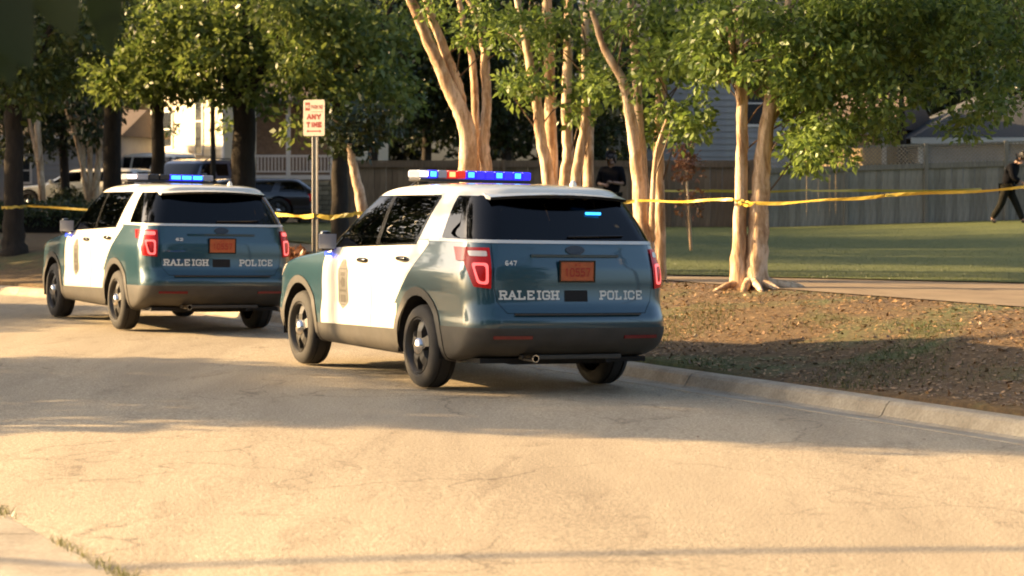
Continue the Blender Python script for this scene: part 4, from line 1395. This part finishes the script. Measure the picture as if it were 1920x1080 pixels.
house('grey clapboard house rising behind the brown fence', 5.3, 64, 0, 5.8, 6, 5.2, 2.2, 'siding_grey', 'shingle_grey', [(1.6, 2.9, .8, 1.2), (-1.9, 2.7, .7, 1.1)], exp=.18)
house('small tan clapboard house glimpsed over the lattice fence', 10.0, 70, R(-28), 3.4, 4, 2.75, 1.2, 'siding_tan', 'shingle_brown', [], exp=.17)
rh_ = house('low grey house with a wide dark hipped roof at the right', 16.4, 68, 0, 8.0, 7, 2.25, 1.9, 'siding_grey', 'shingle_grey', [], exp=.18, hip=True)
# cross gable with white rake boards on the right-hand house
gx = 1.3
MB().add([(gx - 1.7, -.6, 2.05), (gx + 1.7, -.6, 2.05), (gx, -.6, 3.05), (gx - 1.7, 2.2, 2.05), (gx + 1.7, 2.2, 2.05), (gx, 2.2, 3.05)],
         [(0, 1, 2), (0, 2, 5, 3), (1, 4, 5, 2), (3, 5, 4), (0, 3, 4, 1)]).build('gable', M['siding_grey'], rh_)
MB().bar((gx - 1.95, -.66, 1.93), (gx + .02, -.66, 3.10), .05, .17, (0, 1, 0)).build('rake_board', M['trim'], rh_)
MB().bar((gx + 1.95, -.66, 1.93), (gx - .02, -.66, 3.10), .05, .17, (0, 1, 0)).build('rake_board', M['trim'], rh_)
house('sunlit cream house between the dark trunks at the left', -12.2, 84, R(-56), 6.0, 7, 6.0, 2.4, 'siding_cream', 'shingle_brown', [(1.1, 2.1, .55, 2.4), (-1.6, 2.4, .8, 1.3)], exp=.2)
house('grey garage with a brown roof behind the hedge at the left', -15.9, 78, R(-6), 4.2, 6, 2.6, 1.0, 'siding_grey', 'shingle_brown', [(-1.2, 1.0, .6, .8)], exp=.2)
house('pale house at the far left above the grey garage', -19.2, 90, R(-30), 5.5, 6, 6.0, 2.0, 'siding_cream', 'shingle_brown', [(0, 3.0, .8, 1.2)], exp=.2)

# porch with white rails
pz = gz(-6.9, 70)
pt = thing('porch', 'raised porch with white railing and posts right of the thick dark trunk', 'porch', (-6.9, 70, pz))
fz = 2.06 - pz
MB().box((-1.35, 0, fz - .14), (1.35, 2.2, fz)).build('deck', M['trim'], pt)
MB().box((-1.25, .12, 0), (1.25, 2.1, fz - .15)).build('base_wall', M['siding_grey'], pt)
MB().box((-1.35, 2.25, 0), (1.35, 2.4, 3.9)).build('back_wall', M['shingle_brown'], pt)
for px_ in (-1.28, -.1, 1.28):
    MB().box((px_ - .065, .01, fz + .001), (px_ + .065, .14, 3.55)).build('post', M['trim'], pt, bevel=.008)
MB().box((-1.21, .04, fz + .56), (1.21, .11, fz + .63)).build('top_rail', M['trim'], pt)
MB().box((-1.21, .05, fz + .09), (1.21, .10, fz + .13)).build('bottom_rail', M['trim'], pt)
bo = MB().box((-.018, .058, fz + .132), (.018, .092, fz + .558)).build('baluster', M['trim']); bme = bo.data; bpy.data.objects.remove(bo)
for k in range(22):
    xx = -1.16 + k * .11
    if abs(xx + .1) < .07: continue
    b_ = link('baluster', bme, None, pt); b_.location.x = xx
MB().add([(-1.6, -.35, 3.55), (1.6, -.35, 3.55), (1.6, 2.4, 4.3), (-1.6, 2.4, 4.3), (-1.6, -.35, 3.65), (1.6, -.35, 3.65), (1.6, 2.4, 4.4), (-1.6, 2.4, 4.4)],
         [(0,3,2,1),(4,5,6,7),(0,1,5,4),(1,2,6,5),(2,3,7,6),(3,0,4,7)]).build('roof', M['shingle_brown'], pt)

# block wall below the porch
M['block_a'] = mat('block_tan', (.30, .25, .165), .9, var=(5, .3), bump=(20, .5))
M['block_b'] = mat('block_tan_pale', (.37, .31, .21), .9, var=(5, .3), bump=(20, .5))
M['mortar'] = mat('mortar_dark', (.10, .085, .06), .95)
bw0 = gz(-5.4, 62)
bwall = thing('block_wall', 'low tan block wall with level courses behind the no parking sign', 'wall', (-5.95, 62, bw0))
MB().box((.01, .03, -.1), (1.99, .26, 1.19)).build('core', M['mortar'], bwall)
bms = []
for mk in ('block_a', 'block_b'):
    o_ = MB().box((0, 0, 0), (.385, .30, .118)).build('block', M[mk], None, bevel=.012); bms.append(o_.data); bpy.data.objects.remove(o_)
for r_ in range(9):
    for c_ in range(5):
        xo = c_ * .40 - (.2 if r_ % 2 else 0)
        if xo < -.05 and r_ % 2 and c_ == 0: xo = 0 if False else -.2
        b_ = link('block', bms[random.randrange(2)], None, bwall); b_.location = (xo + .1, -.02 + random.uniform(-.01, .01), r_ * .134 - .02)

# ------------------------------------------------------------------ parked vehicles in the background
def plain_car(name, label, loc, rz, rows, paint, rails=False):
    t = thing(name, label, 'car', loc, rz, 'cars parked by the houses')
    Fs = shell(rows, 2, 6, 6, 28, 6)
    zt = max(r[0] for r in rows); zb = 1.31 / 1.80 * zt
    side = lambda c: c[0] > .5
    for cy in (0.0, 2.865):
        _, Fs = carve(Fs, circle(cy, .36, .41, 20), cond=side)
    lo, Fs = carve(Fs, [(-3, 0), (5, 0), (5, .40), (-3, .40)])
    part('sill', lo, M['plastic'], t)
    zw0, zw1 = zb * .96, zt * .915
    g1, Fs = carve(Fs, [(2.1, zw0 * .95), (1.6, zw1), (1.06, zw1), (1.06, zw0)], cond=side)
    g2, Fs = carve(Fs, [(.98, zw0), (.98, zw1), (.05, zw1), (.2, zw0)], cond=side)
    g3, Fs = carve(Fs, [(-.02, zw0), (-.12, zw1), (-.62, zw1), (-.75, zw0)], cond=side)
    for s in (1, -1):
        for nm, gg in (('front_window', g1), ('rear_door_window', g2), ('quarter_window', g3)): part(nm, gg, M['privacy'], t, (s,))
    w1, Fs = carve(Fs, [(-.1, zw0 * .98), (.85, zw0 * .98), (.68, zw1), (-.1, zw1)], IF_, IZ, cond=lambda c: c[1] > 1)
    part('windscreen', w1, M['privacy'], t)
    w2, Fs = carve(Fs, [(-.1, zw0), (.74, zw0), (.62, zw1), (-.1, zw1)], IQ, IZ, cond=lambda c: c[1] < 0)
    part('rear_window', w2, M['privacy'], t)
    hl, Fs = carve(Fs, [(.45, zb * .60), (1.05, zb * .64), (1.1, zb * .74), (.48, zb * .72)], IF_, IZ, cond=lambda c: c[1] > 2.5)
    tl, Fs = carve(Fs, [(.70, zb * .66), (1.05, zb * .70), (1.05, zb * .9), (.70, zb * .9)], IQ, IZ, cond=lambda c: c[1] < 0)
    for s in (1, -1):
        part('headlamp', hl, M['lamp_clear'], t, (s,), .005); part('tail_lamp', tl, M['lamp_red'], t, (s,), .005)
    part('body', Fs, paint, t)
    MB().box((-.75, -.9, .28), (.75, 3.5, .36)).build('underbody', M['under'], t)
    for cy in (0.0, 2.865):
        for s in (1, -1): wheel(t, s * .85, cy, s)
    for s in (1, -1):
        mo = MB().box((s * .98 - .08, 2.0, zb * .9), (s * .98 + .08, 2.12, zb * 1.02)).build('wing_mirror', paint, t, bevel=.03)
    if rails:
        for s in (1, -1): MB().tube([(s * .62, -.5, zt - .05), (s * .64, -.3, zt + .01), (s * .64, 1.1, zt + .01), (s * .62, 1.3, zt - .05)], .02, 8).build('roof_rail', M['plastic'], t)
    return t
def rows_scaled(kz, kw=1.0, cabin=1.0):
    out = []
    for r in SUV_ROWS:
        z = r[0] * kz if r[0] < 1.2 else (1.2 * kz + (r[0] - 1.2) * cabin * kz)
        out.append((z, r[1] * kw) + r[2:])
    return out
M['paint_blue'] = mat('paint_bluegrey', (.10, .12, .19), .3, .3, 1.0)
M['paint_dark'] = mat('paint_dark', (.015, .016, .020), .3, .1, 1.0)
def park(px, d, dx=0): x = (px - 960) / F * d; return (x, d, gz(x, d))
plain_car('parked_suv', 'blue-grey SUV with roof rails parked in front of the cream house', park(388, 71), R(160), rows_scaled(.98, .95), M['paint_blue'], True)
plain_car('parked_van', 'white van parked left of the blue-grey SUV', park(318, 79), R(62), rows_scaled(1.06, 1.0, 1.15), M['white'])
plain_car('parked_car', 'white car glimpsed between the two dark trunks at the left', park(232, 72), R(75), rows_scaled(.80), M['white'])
plain_car('parked_car', 'dark car parked below the porch beside the block wall', park(508, 61), R(108), rows_scaled(.74, 1.0, .8), M['paint_dark'])

# ------------------------------------------------------------------ street sign
M['sign_face'] = mat('sign_white', (.46, .40, .31), .6, var=(20, .08))
M['sign_red'] = mat('sign_red', (.24, .022, .012), .6)
M['galv'] = mat('galvanised_steel', (.38, .36, .31), .45, .6, var=(10, .15))
sd = 29.5; sx = (589.5 - 960) / F * sd
zs = gz(sx, sd)
sg = thing('parking_sign', 'white and red no parking sign on a steel post between the police SUVs', 'sign', (sx, sd, zs), R(-27))
zt = H + (345 - 187) / F * sd - zs; zb2 = H + (345 - 255) / F * sd - zs
po = MB()
po.box((-.042, .0, -.2), (-.026, .03, zt - .06)); po.box((.026, .0, -.2), (.042, .03, zt - .06)); po.box((-.0255, .026, -.2), (.0255, .032, zt - .06))
po.build('post', M['galv'], sg)
w2 = .165
rc = rounded([(-w2, zb2), (w2, zb2), (w2, zt), (-w2, zt)], .03)
n_ = len(rc)
pan = MB().add([(u_, -.012, v_) for u_, v_ in rc] + [(u_, -.006, v_) for u_, v_ in rc], [tuple(range(n_))[::-1], tuple(range(n_, 2 * n_))] + [(i, (i + 1) % n_, (i + 1) % n_ + n_, i + n_) for i in range(n_)])
pno = pan.build('panel', M['sign_face'], sg)
hgt = zt - zb2
flat = lambda u_, v_, l: (u_, -.012 - l, zb2 + v_ * hgt)
def word(s, cx, v0, v1, wd, st):
    tq = text_quads(s, 1.0, st / ((v1 - v0) * hgt), width=wd)
    return [[(u_ + cx, v0 + v_ * (v1 - v0)) for u_, v_ in qd] for qd in tq]
decal('lettering', word('ANY', 0, .45, .61, .20, .024), flat, M['sign_red'], pno, .001)
decal('lettering', word('TIME', 0, .23, .39, .22, .024), flat, M['sign_red'], pno, .001)['kind'] = 'stuff'
decal('lettering', word('PARKING', .048, .74, .85, .175, .010), flat, M['sign_red'], pno, .001)
decal('no_box', [[(-.135, .70), (-.06, .70), (-.06, .93), (-.135, .93)]], flat, M['sign_red'], pno, .001)
decal('lettering', word('NO', -.0975, .77, .86, .055, .011), flat, M['sign_face'], pno, .002)
decal('arrow', [[(-.09, .115), (.09, .115), (.09, .15), (-.09, .15)], [(-.12, .1325), (-.085, .09), (-.085, .175)], [(.12, .1325), (.085, .175), (.085, .09)]], flat, M['sign_red'], pno, .001)
decal('rule', [[(-.04, .66), (.14, .66), (.14, .672), (-.04, .672)]], flat, M['sign_red'], pno, .001)

# ------------------------------------------------------------------ yellow tape
M['tape'] = mat('tape_yellow', (.60, .42, .06), .4, var=(12, .12))
M['tape'].node_tree.nodes['Principled BSDF'].inputs['Transmission Weight'].default_value = 0.0
def tape(label, pts, w=.075, sag=.05, twist=1.0, seed=0):
    g_ = np.random.default_rng(seed)
    V = []; Fc = []
    k = 0
    for a, b_ in zip(pts[:-1], pts[1:]):
        a = np.array(a); b_ = np.array(b_); n = max(8, int(np.linalg.norm(b_ - a) / .12))
        d = b_ - a; d /= np.linalg.norm(d); sd_ = np.cross(d, (0, 0, 1)); sd_ /= np.linalg.norm(sd_)
        ph = g_.uniform(0, 6)
        st = len(V)
        for i in range(n + 1):
            t = i / n
            p = a + (b_ - a) * t + np.array((0, 0, -sag * 4 * t * (1 - t) + .008 * math.sin(9 * t + ph)))
            ang = twist * (.7 * math.sin(5 * t + ph) + .5 * math.sin(13 * t + 2 * ph))
            ww = w * (.62 + .38 * abs(math.cos(3.1 * t + ph)))
            o_ = (np.array((0, 0, 1)) * math.cos(ang) + sd_ * math.sin(ang)) * ww / 2
            V += [tuple(p - o_), tuple(p + o_)]
        for i in range(n): Fc.append((st + 2*i, st + 2*i + 1, st + 2*i + 3, st + 2*i + 2))
    o_ = mesh('caution_tape', V, Fc, M['tape'])
    md = o_.modifiers.new('thick', 'SOLIDIFY'); md.thickness = .0015
    return tag(o_, label, 'tape', 'yellow caution tape round the scene')
tape('yellow caution tape tied from the sign post to the trunk at the left edge', [P(588, 404, 29.43), P(505, 398, 31.5), P(48, 387, 41.6)], .06, .03, .8, seed=1)
tape('yellow caution tape stretched from the sign post behind the nearest police SUV', [P(590, 404, 29.43), P(664, 401, 29.2), P(930, 392, 28.4), P(1190, 378, 28.0)], .07, .03, .8, seed=2)
tape('yellow caution tape between the two right-hand crape myrtles', [P(1196, 377, 27.95), P(1374, 374, 26.3), P(1398, 377, 26.25), P(1412, 380, 26.1)], .036, .01, .6, seed=3)
tape('yellow caution tape rising from the right-hand crape myrtle to the right edge', [P(1384, 382, 26.28), P(1416, 381, 26.1), P(1660, 366, 25.5), P(1990, 344, 24.8)], .042, .02, .8, seed=4)
tape('pale far-off caution tape across the lawn in front of the fence', [P(1240, 357, 40), P(1520, 357, 41), P(1840, 355, 42)], .05, .02, .5, seed=5)
tape('short loop of caution tape round the trunk at the left edge', [P(3, 389, 41.7), P(14, 389, 41.5), P(38, 388, 41.5), P(49, 387, 41.7)], .055, .0, .2, seed=6)

# ------------------------------------------------------------------ hedges and small plants
def hedge(label, x0, x1, y0, y1, h, m, n, size, seed, loc=None):
    cx, cy = (x0 + x1) / 2, (y0 + y1) / 2
    zb = gz(cx, cy) if loc is None else loc
    t = thing('hedge', label, 'hedge', (cx, cy, zb))
    g_ = np.random.default_rng(seed)
    c = np.stack((g_.uniform(x0 - cx, x1 - cx, n), g_.uniform(y0 - cy, y1 - cy, n), h * g_.uniform(.12, 1, n) ** .7), axis=1)
    quads('foliage', leaves(c, np.full(n, .22), 40, size, .1, seed), 4, m, t)
    MB().box((x0 - cx + .2, y0 - cy + .2, -.1), (x1 - cx - .2, y1 - cy - .2, h * .6)).build('stems', M['under'], t)
    return t
hedge('low clipped dark hedge at the left beyond the farther police SUV', -12.2, -8.9, 51.5, 53, .62, M['hedge'], 170, .10, 401)
hedge('unseen tall hedge added across the street to shade the road by the farther police SUV', -13.6, -12.0, 28.1, 34.4, 2.4, M['hedge'], 520, .16, 402, -.02)  # invented sun blocker out of view; shades the road under the farther SUV
def shrub(label, px, py, d, r, seed, m):
    p = P(px, py, d)
    t = thing('round_shrub', label, 'shrub', (p.x, p.y, gz(p.x, p.y)))
    g_ = np.random.default_rng(seed)
    c = g_.normal(size=(60, 3)); c /= np.linalg.norm(c, axis=1, keepdims=True); c *= (g_.uniform(.3, 1, 60) ** .5)[:, None] * r; c[:, 2] = np.abs(c[:, 2]) * 1.2 + .1
    quads('foliage', leaves(c, np.full(60, .2), 36, .11, .1, seed), 4, m, t)
    MB().tube([(0, 0, -.1), (0, 0, r)], [.05, .02], 6).build('stem', M['bark_dark'], t)
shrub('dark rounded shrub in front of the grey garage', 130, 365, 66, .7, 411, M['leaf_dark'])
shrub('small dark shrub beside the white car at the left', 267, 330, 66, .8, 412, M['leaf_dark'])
shrub('low reddish shrub between the two police SUVs', 545, 450, 33, .35, 413, M['leaf_red'])

# leaf litter, grass
def scatter(n, fn, seed):
    g_ = np.random.default_rng(seed); out = []
    while len(out) < n:
        q = fn(g_)
        if q is not None: out.append(q)
    return np.array(out)
def on_verge(g_, w0, w1, l0, l1):
    l = g_.uniform(l0, l1); w = g_.uniform(w0, w1)
    q = k0 + U * l + N * w
    return (q[0], q[1], G2(w, q[0], q[1]))
c = scatter(34000, lambda g_: on_verge(g_, .25, 3.8, 32, 58), 501)
g_ = np.random.default_rng(502); n = len(c)
d1 = g_.normal(size=(n, 3)) * np.array((1, 1, .22)); d1 /= np.linalg.norm(d1, axis=1, keepdims=True)
d2 = np.cross(d1, (0, 0, 1)) + g_.normal(size=(n, 3)) * .25; d2 /= np.linalg.norm(d2, axis=1, keepdims=True)
L = g_.uniform(.010, .030, n)[:, None] * (1 + .6 * (g_.uniform(size=n) > .93)[:, None]); W_ = L * g_.uniform(.3, .6, n)[:, None]
c[:, 2] += .012
V = np.stack((c - d1 * L, c + d2 * W_, c + d1 * L, c - d2 * W_), axis=1).reshape(-1, 3)
o = quads('leaf_litter', V, 4, M['litter']); tag(o, 'dry brown leaf litter and bark chips strewn over the verge', 'leaf litter', kind='stuff')

def rd_(g_):
    l = g_.uniform(30, 62); w = -.05 - abs(g_.normal()) * .9
    if w < -7: return None
    q = k0 + U * l + N * w
    return (q[0], q[1], float(road_z(np.array(-w))) + .012)
c = scatter(420, rd_, 541); n = len(c)
d1 = g_.normal(size=(n, 3)) * np.array((1, 1, .15)); d1 /= np.linalg.norm(d1, axis=1, keepdims=True)
d2 = np.cross(d1, (0, 0, 1)); L = g_.uniform(.012, .032, n)[:, None]
o = quads('fallen_leaves', np.stack((c - d1 * L, c + d2 * L * .45, c + d1 * L, c - d2 * L * .45), axis=1).reshape(-1, 3), 4, M['litter'])
tag(o, 'scattered dry leaves lying in the gutter and on the road', 'leaf litter', kind='stuff')

def blades(name, label, c, h0, h1, seed, m=None, lean=.5):
    g_ = np.random.default_rng(seed); n = len(c)
    a = g_.uniform(0, 2 * math.pi, n); h = g_.uniform(h0, h1, n)
    s_ = np.stack((np.cos(a), np.sin(a), np.zeros(n)), axis=1) * (h * .10)[:, None]
    tip = c + np.stack((g_.normal(size=n) * lean * h, g_.normal(size=n) * lean * h, h), axis=1)
    V = np.stack((c - s_, c + s_, tip), axis=1).reshape(-1, 3)
    o = quads(name, V, 3, m or M['blade']); tag(o, label, 'grass', kind='stuff')
nse = lambda x, y: math.sin(x * 1.7 + .6 * y) * math.sin(y * 1.3 - x * .5) + .5 * math.sin(3.1 * x - 2 * y)
def vg(g_):
    q = on_verge(g_, .22, 2.6, 28, 50)
    return q if nse(q[0], q[1]) > g_.uniform(-.1, .9) else None
blades('grass', 'thin patchy grass on the shaded verge beside the kerb', scatter(16000, vg, 511), .015, .045, 512)
def lw(g_):
    u_, v_ = g_.uniform(.35, 1), g_.uniform(0, 1) ** 1.6 * .8
    x, y = lawn_fn(u_, v_)
    return (x, y, G2(kerb_w(x, y), x, y) + .028)
blades('lawn_blades', 'mown green grass of the lawn in front of the fence', scatter(30000, lw, 521), .015, .035, 522)
def gf(g_):
    l = g_.uniform(28, 42); q = k0 + U * l + N * (-ROADW + .01 + g_.normal() * .03)
    return (q[0], q[1], zl) if math.sin(l * 2.1) + .6 * math.sin(l * 5.3) + .4 > g_.uniform(-.2, 1.2) else None
blades('gutter_grass', 'weedy grass along the joint of the near kerb', scatter(2200, gf, 531), .012, .05, 532, M['weed'])

# blurred leaves hanging in front of the lens at the upper left
ND = 5.0
br = thing('overhanging_twig', 'out-of-focus dark leaves hanging in at the upper left corner', 'twig', P(-60, -120, ND))
lp = br.location
MB().tube([P(-260, -200, ND) - lp, P(-40, -110, ND) - lp, P(120, -90, ND) - lp, P(260, -80, ND) - lp], [.009, .008, .006, .003], 6).build('stem', M['bark_dark'], br)
def big_leaf(c, tip, w, m):
    c = Vector(c); tip = Vector(tip); ax = tip - c; sdv = Vector((ax.z, 0, -ax.x)).normalized() * w
    V = []; Fc = []
    prof = [0, .55, .88, 1, .92, .7, .38, 0]
    for i, k in enumerate(prof):
        p = c + ax * i / (len(prof) - 1)
        V += [p - sdv * k + Vector((0, -.006 * k, 0)), p, p + sdv * k + Vector((0, -.006 * k, 0))]
    for i in range(len(prof) - 1):
        a = 3 * i
        Fc += [(a, a+1, a+4, a+3), (a+1, a+2, a+5, a+4)]
    o_ = mesh('leaf', [tuple(v) for v in V], Fc, m, br, True)
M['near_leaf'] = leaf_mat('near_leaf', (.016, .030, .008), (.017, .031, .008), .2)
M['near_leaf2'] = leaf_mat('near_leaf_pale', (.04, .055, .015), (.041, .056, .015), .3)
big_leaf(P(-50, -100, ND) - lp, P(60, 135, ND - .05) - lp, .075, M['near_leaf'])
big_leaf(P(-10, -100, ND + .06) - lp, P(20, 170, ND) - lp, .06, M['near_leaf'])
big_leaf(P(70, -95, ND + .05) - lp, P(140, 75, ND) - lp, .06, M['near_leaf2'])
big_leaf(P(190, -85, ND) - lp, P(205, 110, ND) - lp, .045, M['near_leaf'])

# unseen cable and poles, added so that a thin shadow crosses the foreground
cy_ = 13.7
for nm_, x_ in (('left', -24.0), ('right', 15.0)):
    pl = thing('shadow_cable_pole', 'added unseen pole carrying the shadow-casting cable, the ' + nm_ + ' one of the two', 'pole', (x_, cy_ + .2, -.05), 0, 'unseen poles added for the shadow-casting cable')
    MB().tube([(0, 0, -.2), (0, 0, 7.4)], [.13, .10], 12).build('shaft', M['bark_dark'], pl, True)
    MB().box((-.05, -.32, 6.5), (.05, .12, 6.62)).build('bracket', M['galv'], pl)
cp = [(-24.0 + 39 * i / 24, cy_ + .02 * i, 6.45 - .5 * 4 * (i / 24) * (1 - i / 24)) for i in range(25)]
tag(MB().tube(cp, .055, 8).build('shadow_cable', M['rubber'], None, True), 'unseen thick cable added high across the street to cast a thin shadow', 'cable')

# ------------------------------------------------------------------ people
M['skin'] = mat('skin', (.30, .17, .11), .55)
M['navy'] = mat('navy_jacket', (.006, .006, .008), .95, spec=.1, var=(8, .3))
M['trouser'] = mat('trouser_dark', (.016, .015, .011), .95, spec=.1, var=(8, .3))
M['hair'] = mat('hair_dark', (.015, .012, .010), .6)
M['shoe'] = mat('shoe_black', (.012, .011, .010), .5)
M['eye'] = mat('eye', (.5, .5, .48), .2)
def skin(name, verts, edges, rad, m, parent, sub=2, root=0):
    me = bpy.data.meshes.new(name)
    me.from_pydata([tuple(v) for v in verts], edges, [])
    o_ = bpy.data.objects.new(name, me); COL.objects.link(o_)
    sm = o_.modifiers.new('skin', 'SKIN'); sm.use_smooth_shade = True
    ld = me.skin_vertices[0].data
    for i, r in enumerate(rad):
        ld[i].radius = (r, r) if not hasattr(r, '__len__') else r
        ld[i].use_root = (i == root)
    ss = o_.modifiers.new('sub', 'SUBSURF'); ss.levels = sub; ss.render_levels = sub
    dg = bpy.context.evaluated_depsgraph_get()
    nm = bpy.data.meshes.new_from_object(o_.evaluated_get(dg))
    bpy.data.objects.remove(o_)
    nm.polygons.foreach_set('use_smooth', [True] * len(nm.polygons))
    nm.materials.clear()
    return link(name, nm, m, parent)

def hand(parent, wrist, dirv, side, m):
    """palm and five curled fingers"""
    d = Vector(dirv).normalized(); a = d.orthogonal().normalized(); b_ = d.cross(a)
    V = [Vector(wrist), Vector(wrist) + d * .05, Vector(wrist) + d * .09]; E = [(0, 1), (1, 2)]; Rd = [.026, .034, .034]
    for k in range(4):
        off = a * (-.03 + .02 * k); ln = (.062, .072, .068, .052)[k]
        i = len(V)
        V += [V[2] + off * 1.0 + d * .012, V[2] + off + d * ln * .55 + b_ * .008, V[2] + off + d * ln * .85 + b_ * .03]
        E += [(2, i), (i, i + 1), (i + 1, i + 2)]; Rd += [.010, .009, .007]
    i = len(V)
    V += [V[1] + a * side * .035, V[1] + a * side * .055 + d * .035 + b_ * .01]
    E += [(1, i), (i, i + 1)]; Rd += [.012, .009]
    skin('hand', V, E, Rd, m, parent, 1)

def person(label, loc, rz, J, cap=False, sleeves=True):
    """J: joint positions in the person's own frame (faces -y)"""
    t = thing('person', label, 'person', loc, rz, 'people standing by the fence')
    v = lambda k: Vector(J[k])
    names = ['pelvis', 'waist', 'chest', 'neck', 'head', 'sl', 'el', 'wl', 'sr', 'er', 'wr', 'hl', 'kl', 'al', 'tl', 'hr', 'kr', 'ar', 'tr']
    idx = {k: i for i, k in enumerate(names)}
    V = [v(k) for k in names]
    E = [(idx[a], idx[b_]) for a, b_ in [('pelvis', 'waist'), ('waist', 'chest'), ('chest', 'neck'), ('neck', 'head'), ('chest', 'sl'), ('sl', 'el'), ('el', 'wl'), ('chest', 'sr'), ('sr', 'er'), ('er', 'wr'),
         ('pelvis', 'hl'), ('hl', 'kl'), ('kl', 'al'), ('al', 'tl'), ('pelvis', 'hr'), ('hr', 'kr'), ('kr', 'ar'), ('ar', 'tr')]]
    rad = dict(pelvis=(.13, .10), waist=(.13, .10), chest=(.15, .11), neck=.055, head=.08, sl=.06, el=.042, wl=.030, sr=.06, er=.042, wr=.030, hl=.085, kl=.058, al=.04, tl=.035, hr=.085, kr=.058, ar=.04, tr=.035)
    skin('body', V, E, [rad[k] for k in names], M['skin'], t)
    # jacket
    jn = ['pelvis', 'waist', 'chest', 'collar', 'sl', 'el', 'cl', 'sr', 'er', 'cr']
    JJ = dict(J); JJ['collar'] = tuple(v('chest').lerp(v('neck'), .75))
    for s in 'lr':
        JJ['c' + s] = tuple(v('e' + s).lerp(v('w' + s), .85 if sleeves else .02))
    ji = {k: i for i, k in enumerate(jn)}
    Ej = [(ji[a], ji[b_]) for a, b_ in [('pelvis', 'waist'), ('waist', 'chest'), ('chest', 'collar'), ('chest', 'sl'), ('sl', 'el'), ('el', 'cl'), ('chest', 'sr'), ('sr', 'er'), ('er', 'cr')]]
    rj = dict(pelvis=(.19, .15), waist=(.19, .155), chest=(.205, .165), collar=.085, sl=.10, el=.078, cl=.055, sr=.10, er=.078, cr=.055)
    skin('jacket', [Vector(JJ[k]) for k in jn], Ej, [rj[k] for k in jn], M['navy'], t)
    tn = ['pelvis', 'hl', 'kl', 'al', 'hr', 'kr', 'ar']
    ti = {k: i for i, k in enumerate(tn)}
    rt = dict(pelvis=(.165, .13), hl=.12, kl=.092, al=.075, hr=.12, kr=.092, ar=.075)
    skin('trousers', [v(k) for k in tn], [(ti[a], ti[b_]) for a, b_ in [('pelvis', 'hl'), ('hl', 'kl'), ('kl', 'al'), ('pelvis', 'hr'), ('hr', 'kr'), ('kr', 'ar')]], [rt[k] for k in tn], M['trouser'], t)
    for s in 'lr':
        a = v('a' + s); tt = v('t' + s)
        skin('shoe', [a + (a - tt) * .25 + Vector((0, 0, -.03)), a.lerp(tt, .5) + Vector((0, 0, -.03)), tt + Vector((0, 0, -.015))], [(0, 1), (1, 2)], [.045, .048, .038], M['shoe'], t, 2)
        hand(t, v('w' + s), v('w' + s) - v('e' + s), 1 if s == 'l' else -1, M['skin'])
    # head: skull, jaw, nose, ears, hair or cap
    hd = v('head'); up = (hd - v('neck')).normalized(); fw = Vector(J['face']).normalized(); rt_ = fw.cross(up).normalized()
    h = skin('head', [hd - up * .05 + fw * .03, hd + up * .03, hd + up * .075, hd - up * .085 + fw * .06, hd - up * .005 + fw * .105], [(0, 1), (1, 2), (0, 3), (1, 4)], [.068, .092, .075, .042, .013], M['skin'], t, 2)
    for s in (1, -1):
        MB().lathe([(-.012, .001), (-.008, .009), (0, .012), (.008, .009), (.012, .001)], 8, 'x', tuple(hd + fw * .092 + up * .025 + rt_ * .034 * s)).build('eye', M['eye'], h, True)
        MB().tube([hd + rt_ * .085 * s - up * .03, hd + rt_ * .10 * s, hd + rt_ * .09 * s + up * .035], [.008, .015, .008], 6).build('ear', M['skin'], h, True)
    MB().tube([hd + fw * .104 - up * .06 - rt_ * .022, hd + fw * .108 - up * .06, hd + fw * .104 - up * .06 + rt_ * .022], .006, 6).build('mouth', M['emblem_red'], h, True)
    skin('cap' if cap else 'hair', [hd + up * .045 - fw * .03, hd + up * .085 - fw * .01, hd + up * .02 - fw * .06], [(0, 1), (0, 2)], [.098, .085, .082], M['hair'], t, 2)
    if cap:
        skin('cap_brim', [hd + up * .06 + fw * .06, hd + up * .045 + fw * .15], [(0, 1)], [(.075, .014), (.06, .01)], M['hair'], t, 2)
    return t
# walking man, bent forward, moving right (faces +x after turning)
JW = dict(pelvis=(0, .02, .90), waist=(0, -.02, 1.06), chest=(0, -.12, 1.30), neck=(0, -.22, 1.46), head=(0, -.31, 1.55), face=(0, -1, -.45),
          sl=(.19, -.13, 1.36), el=(.25, -.04, 1.10), wl=(.22, -.22, .92), sr=(-.19, -.13, 1.36), er=(-.25, -.20, 1.10), wr=(-.21, -.38, 1.0),
          hl=(.09, .02, .86), kl=(.10, -.16, .49), al=(.10, -.33, .09), tl=(.10, -.48, .05), hr=(-.09, .02, .86), kr=(-.10, .13, .47), ar=(-.10, .36, .12), tr=(-.10, .26, .04))
xw = (1890 - 960) / F * 53.5
person('dark-clothed person bent forward and walking right along the lattice fence', (xw, 53.5, gz(xw, 53.5) + .02), R(62), JW)
JS = dict(pelvis=(0, 0, .93), waist=(0, -.01, 1.08), chest=(0, -.01, 1.33), neck=(0, -.02, 1.52), head=(0, -.05, 1.65), face=(.15, -1, -.2),
          sl=(.20, -.01, 1.43), el=(.27, -.06, 1.15), wl=(.10, -.27, 1.18), sr=(-.20, -.01, 1.43), er=(-.27, -.04, 1.15), wr=(-.08, -.26, 1.13),
          hl=(.10, 0, .88), kl=(.11, -.02, .48), al=(.11, .01, .09), tl=(.13, -.16, .05), hr=(-.10, 0, .88), kr=(-.11, -.02, .48), ar=(-.11, .01, .09), tr=(-.13, -.16, .05))
xs = (1147 - 960) / F * 46
person('capped person in dark uniform with arms folded, behind the roof of the nearest police SUV', (xs, 46, gz(xs, 46) + .02), R(-20), JS, cap=True, sleeves=False)
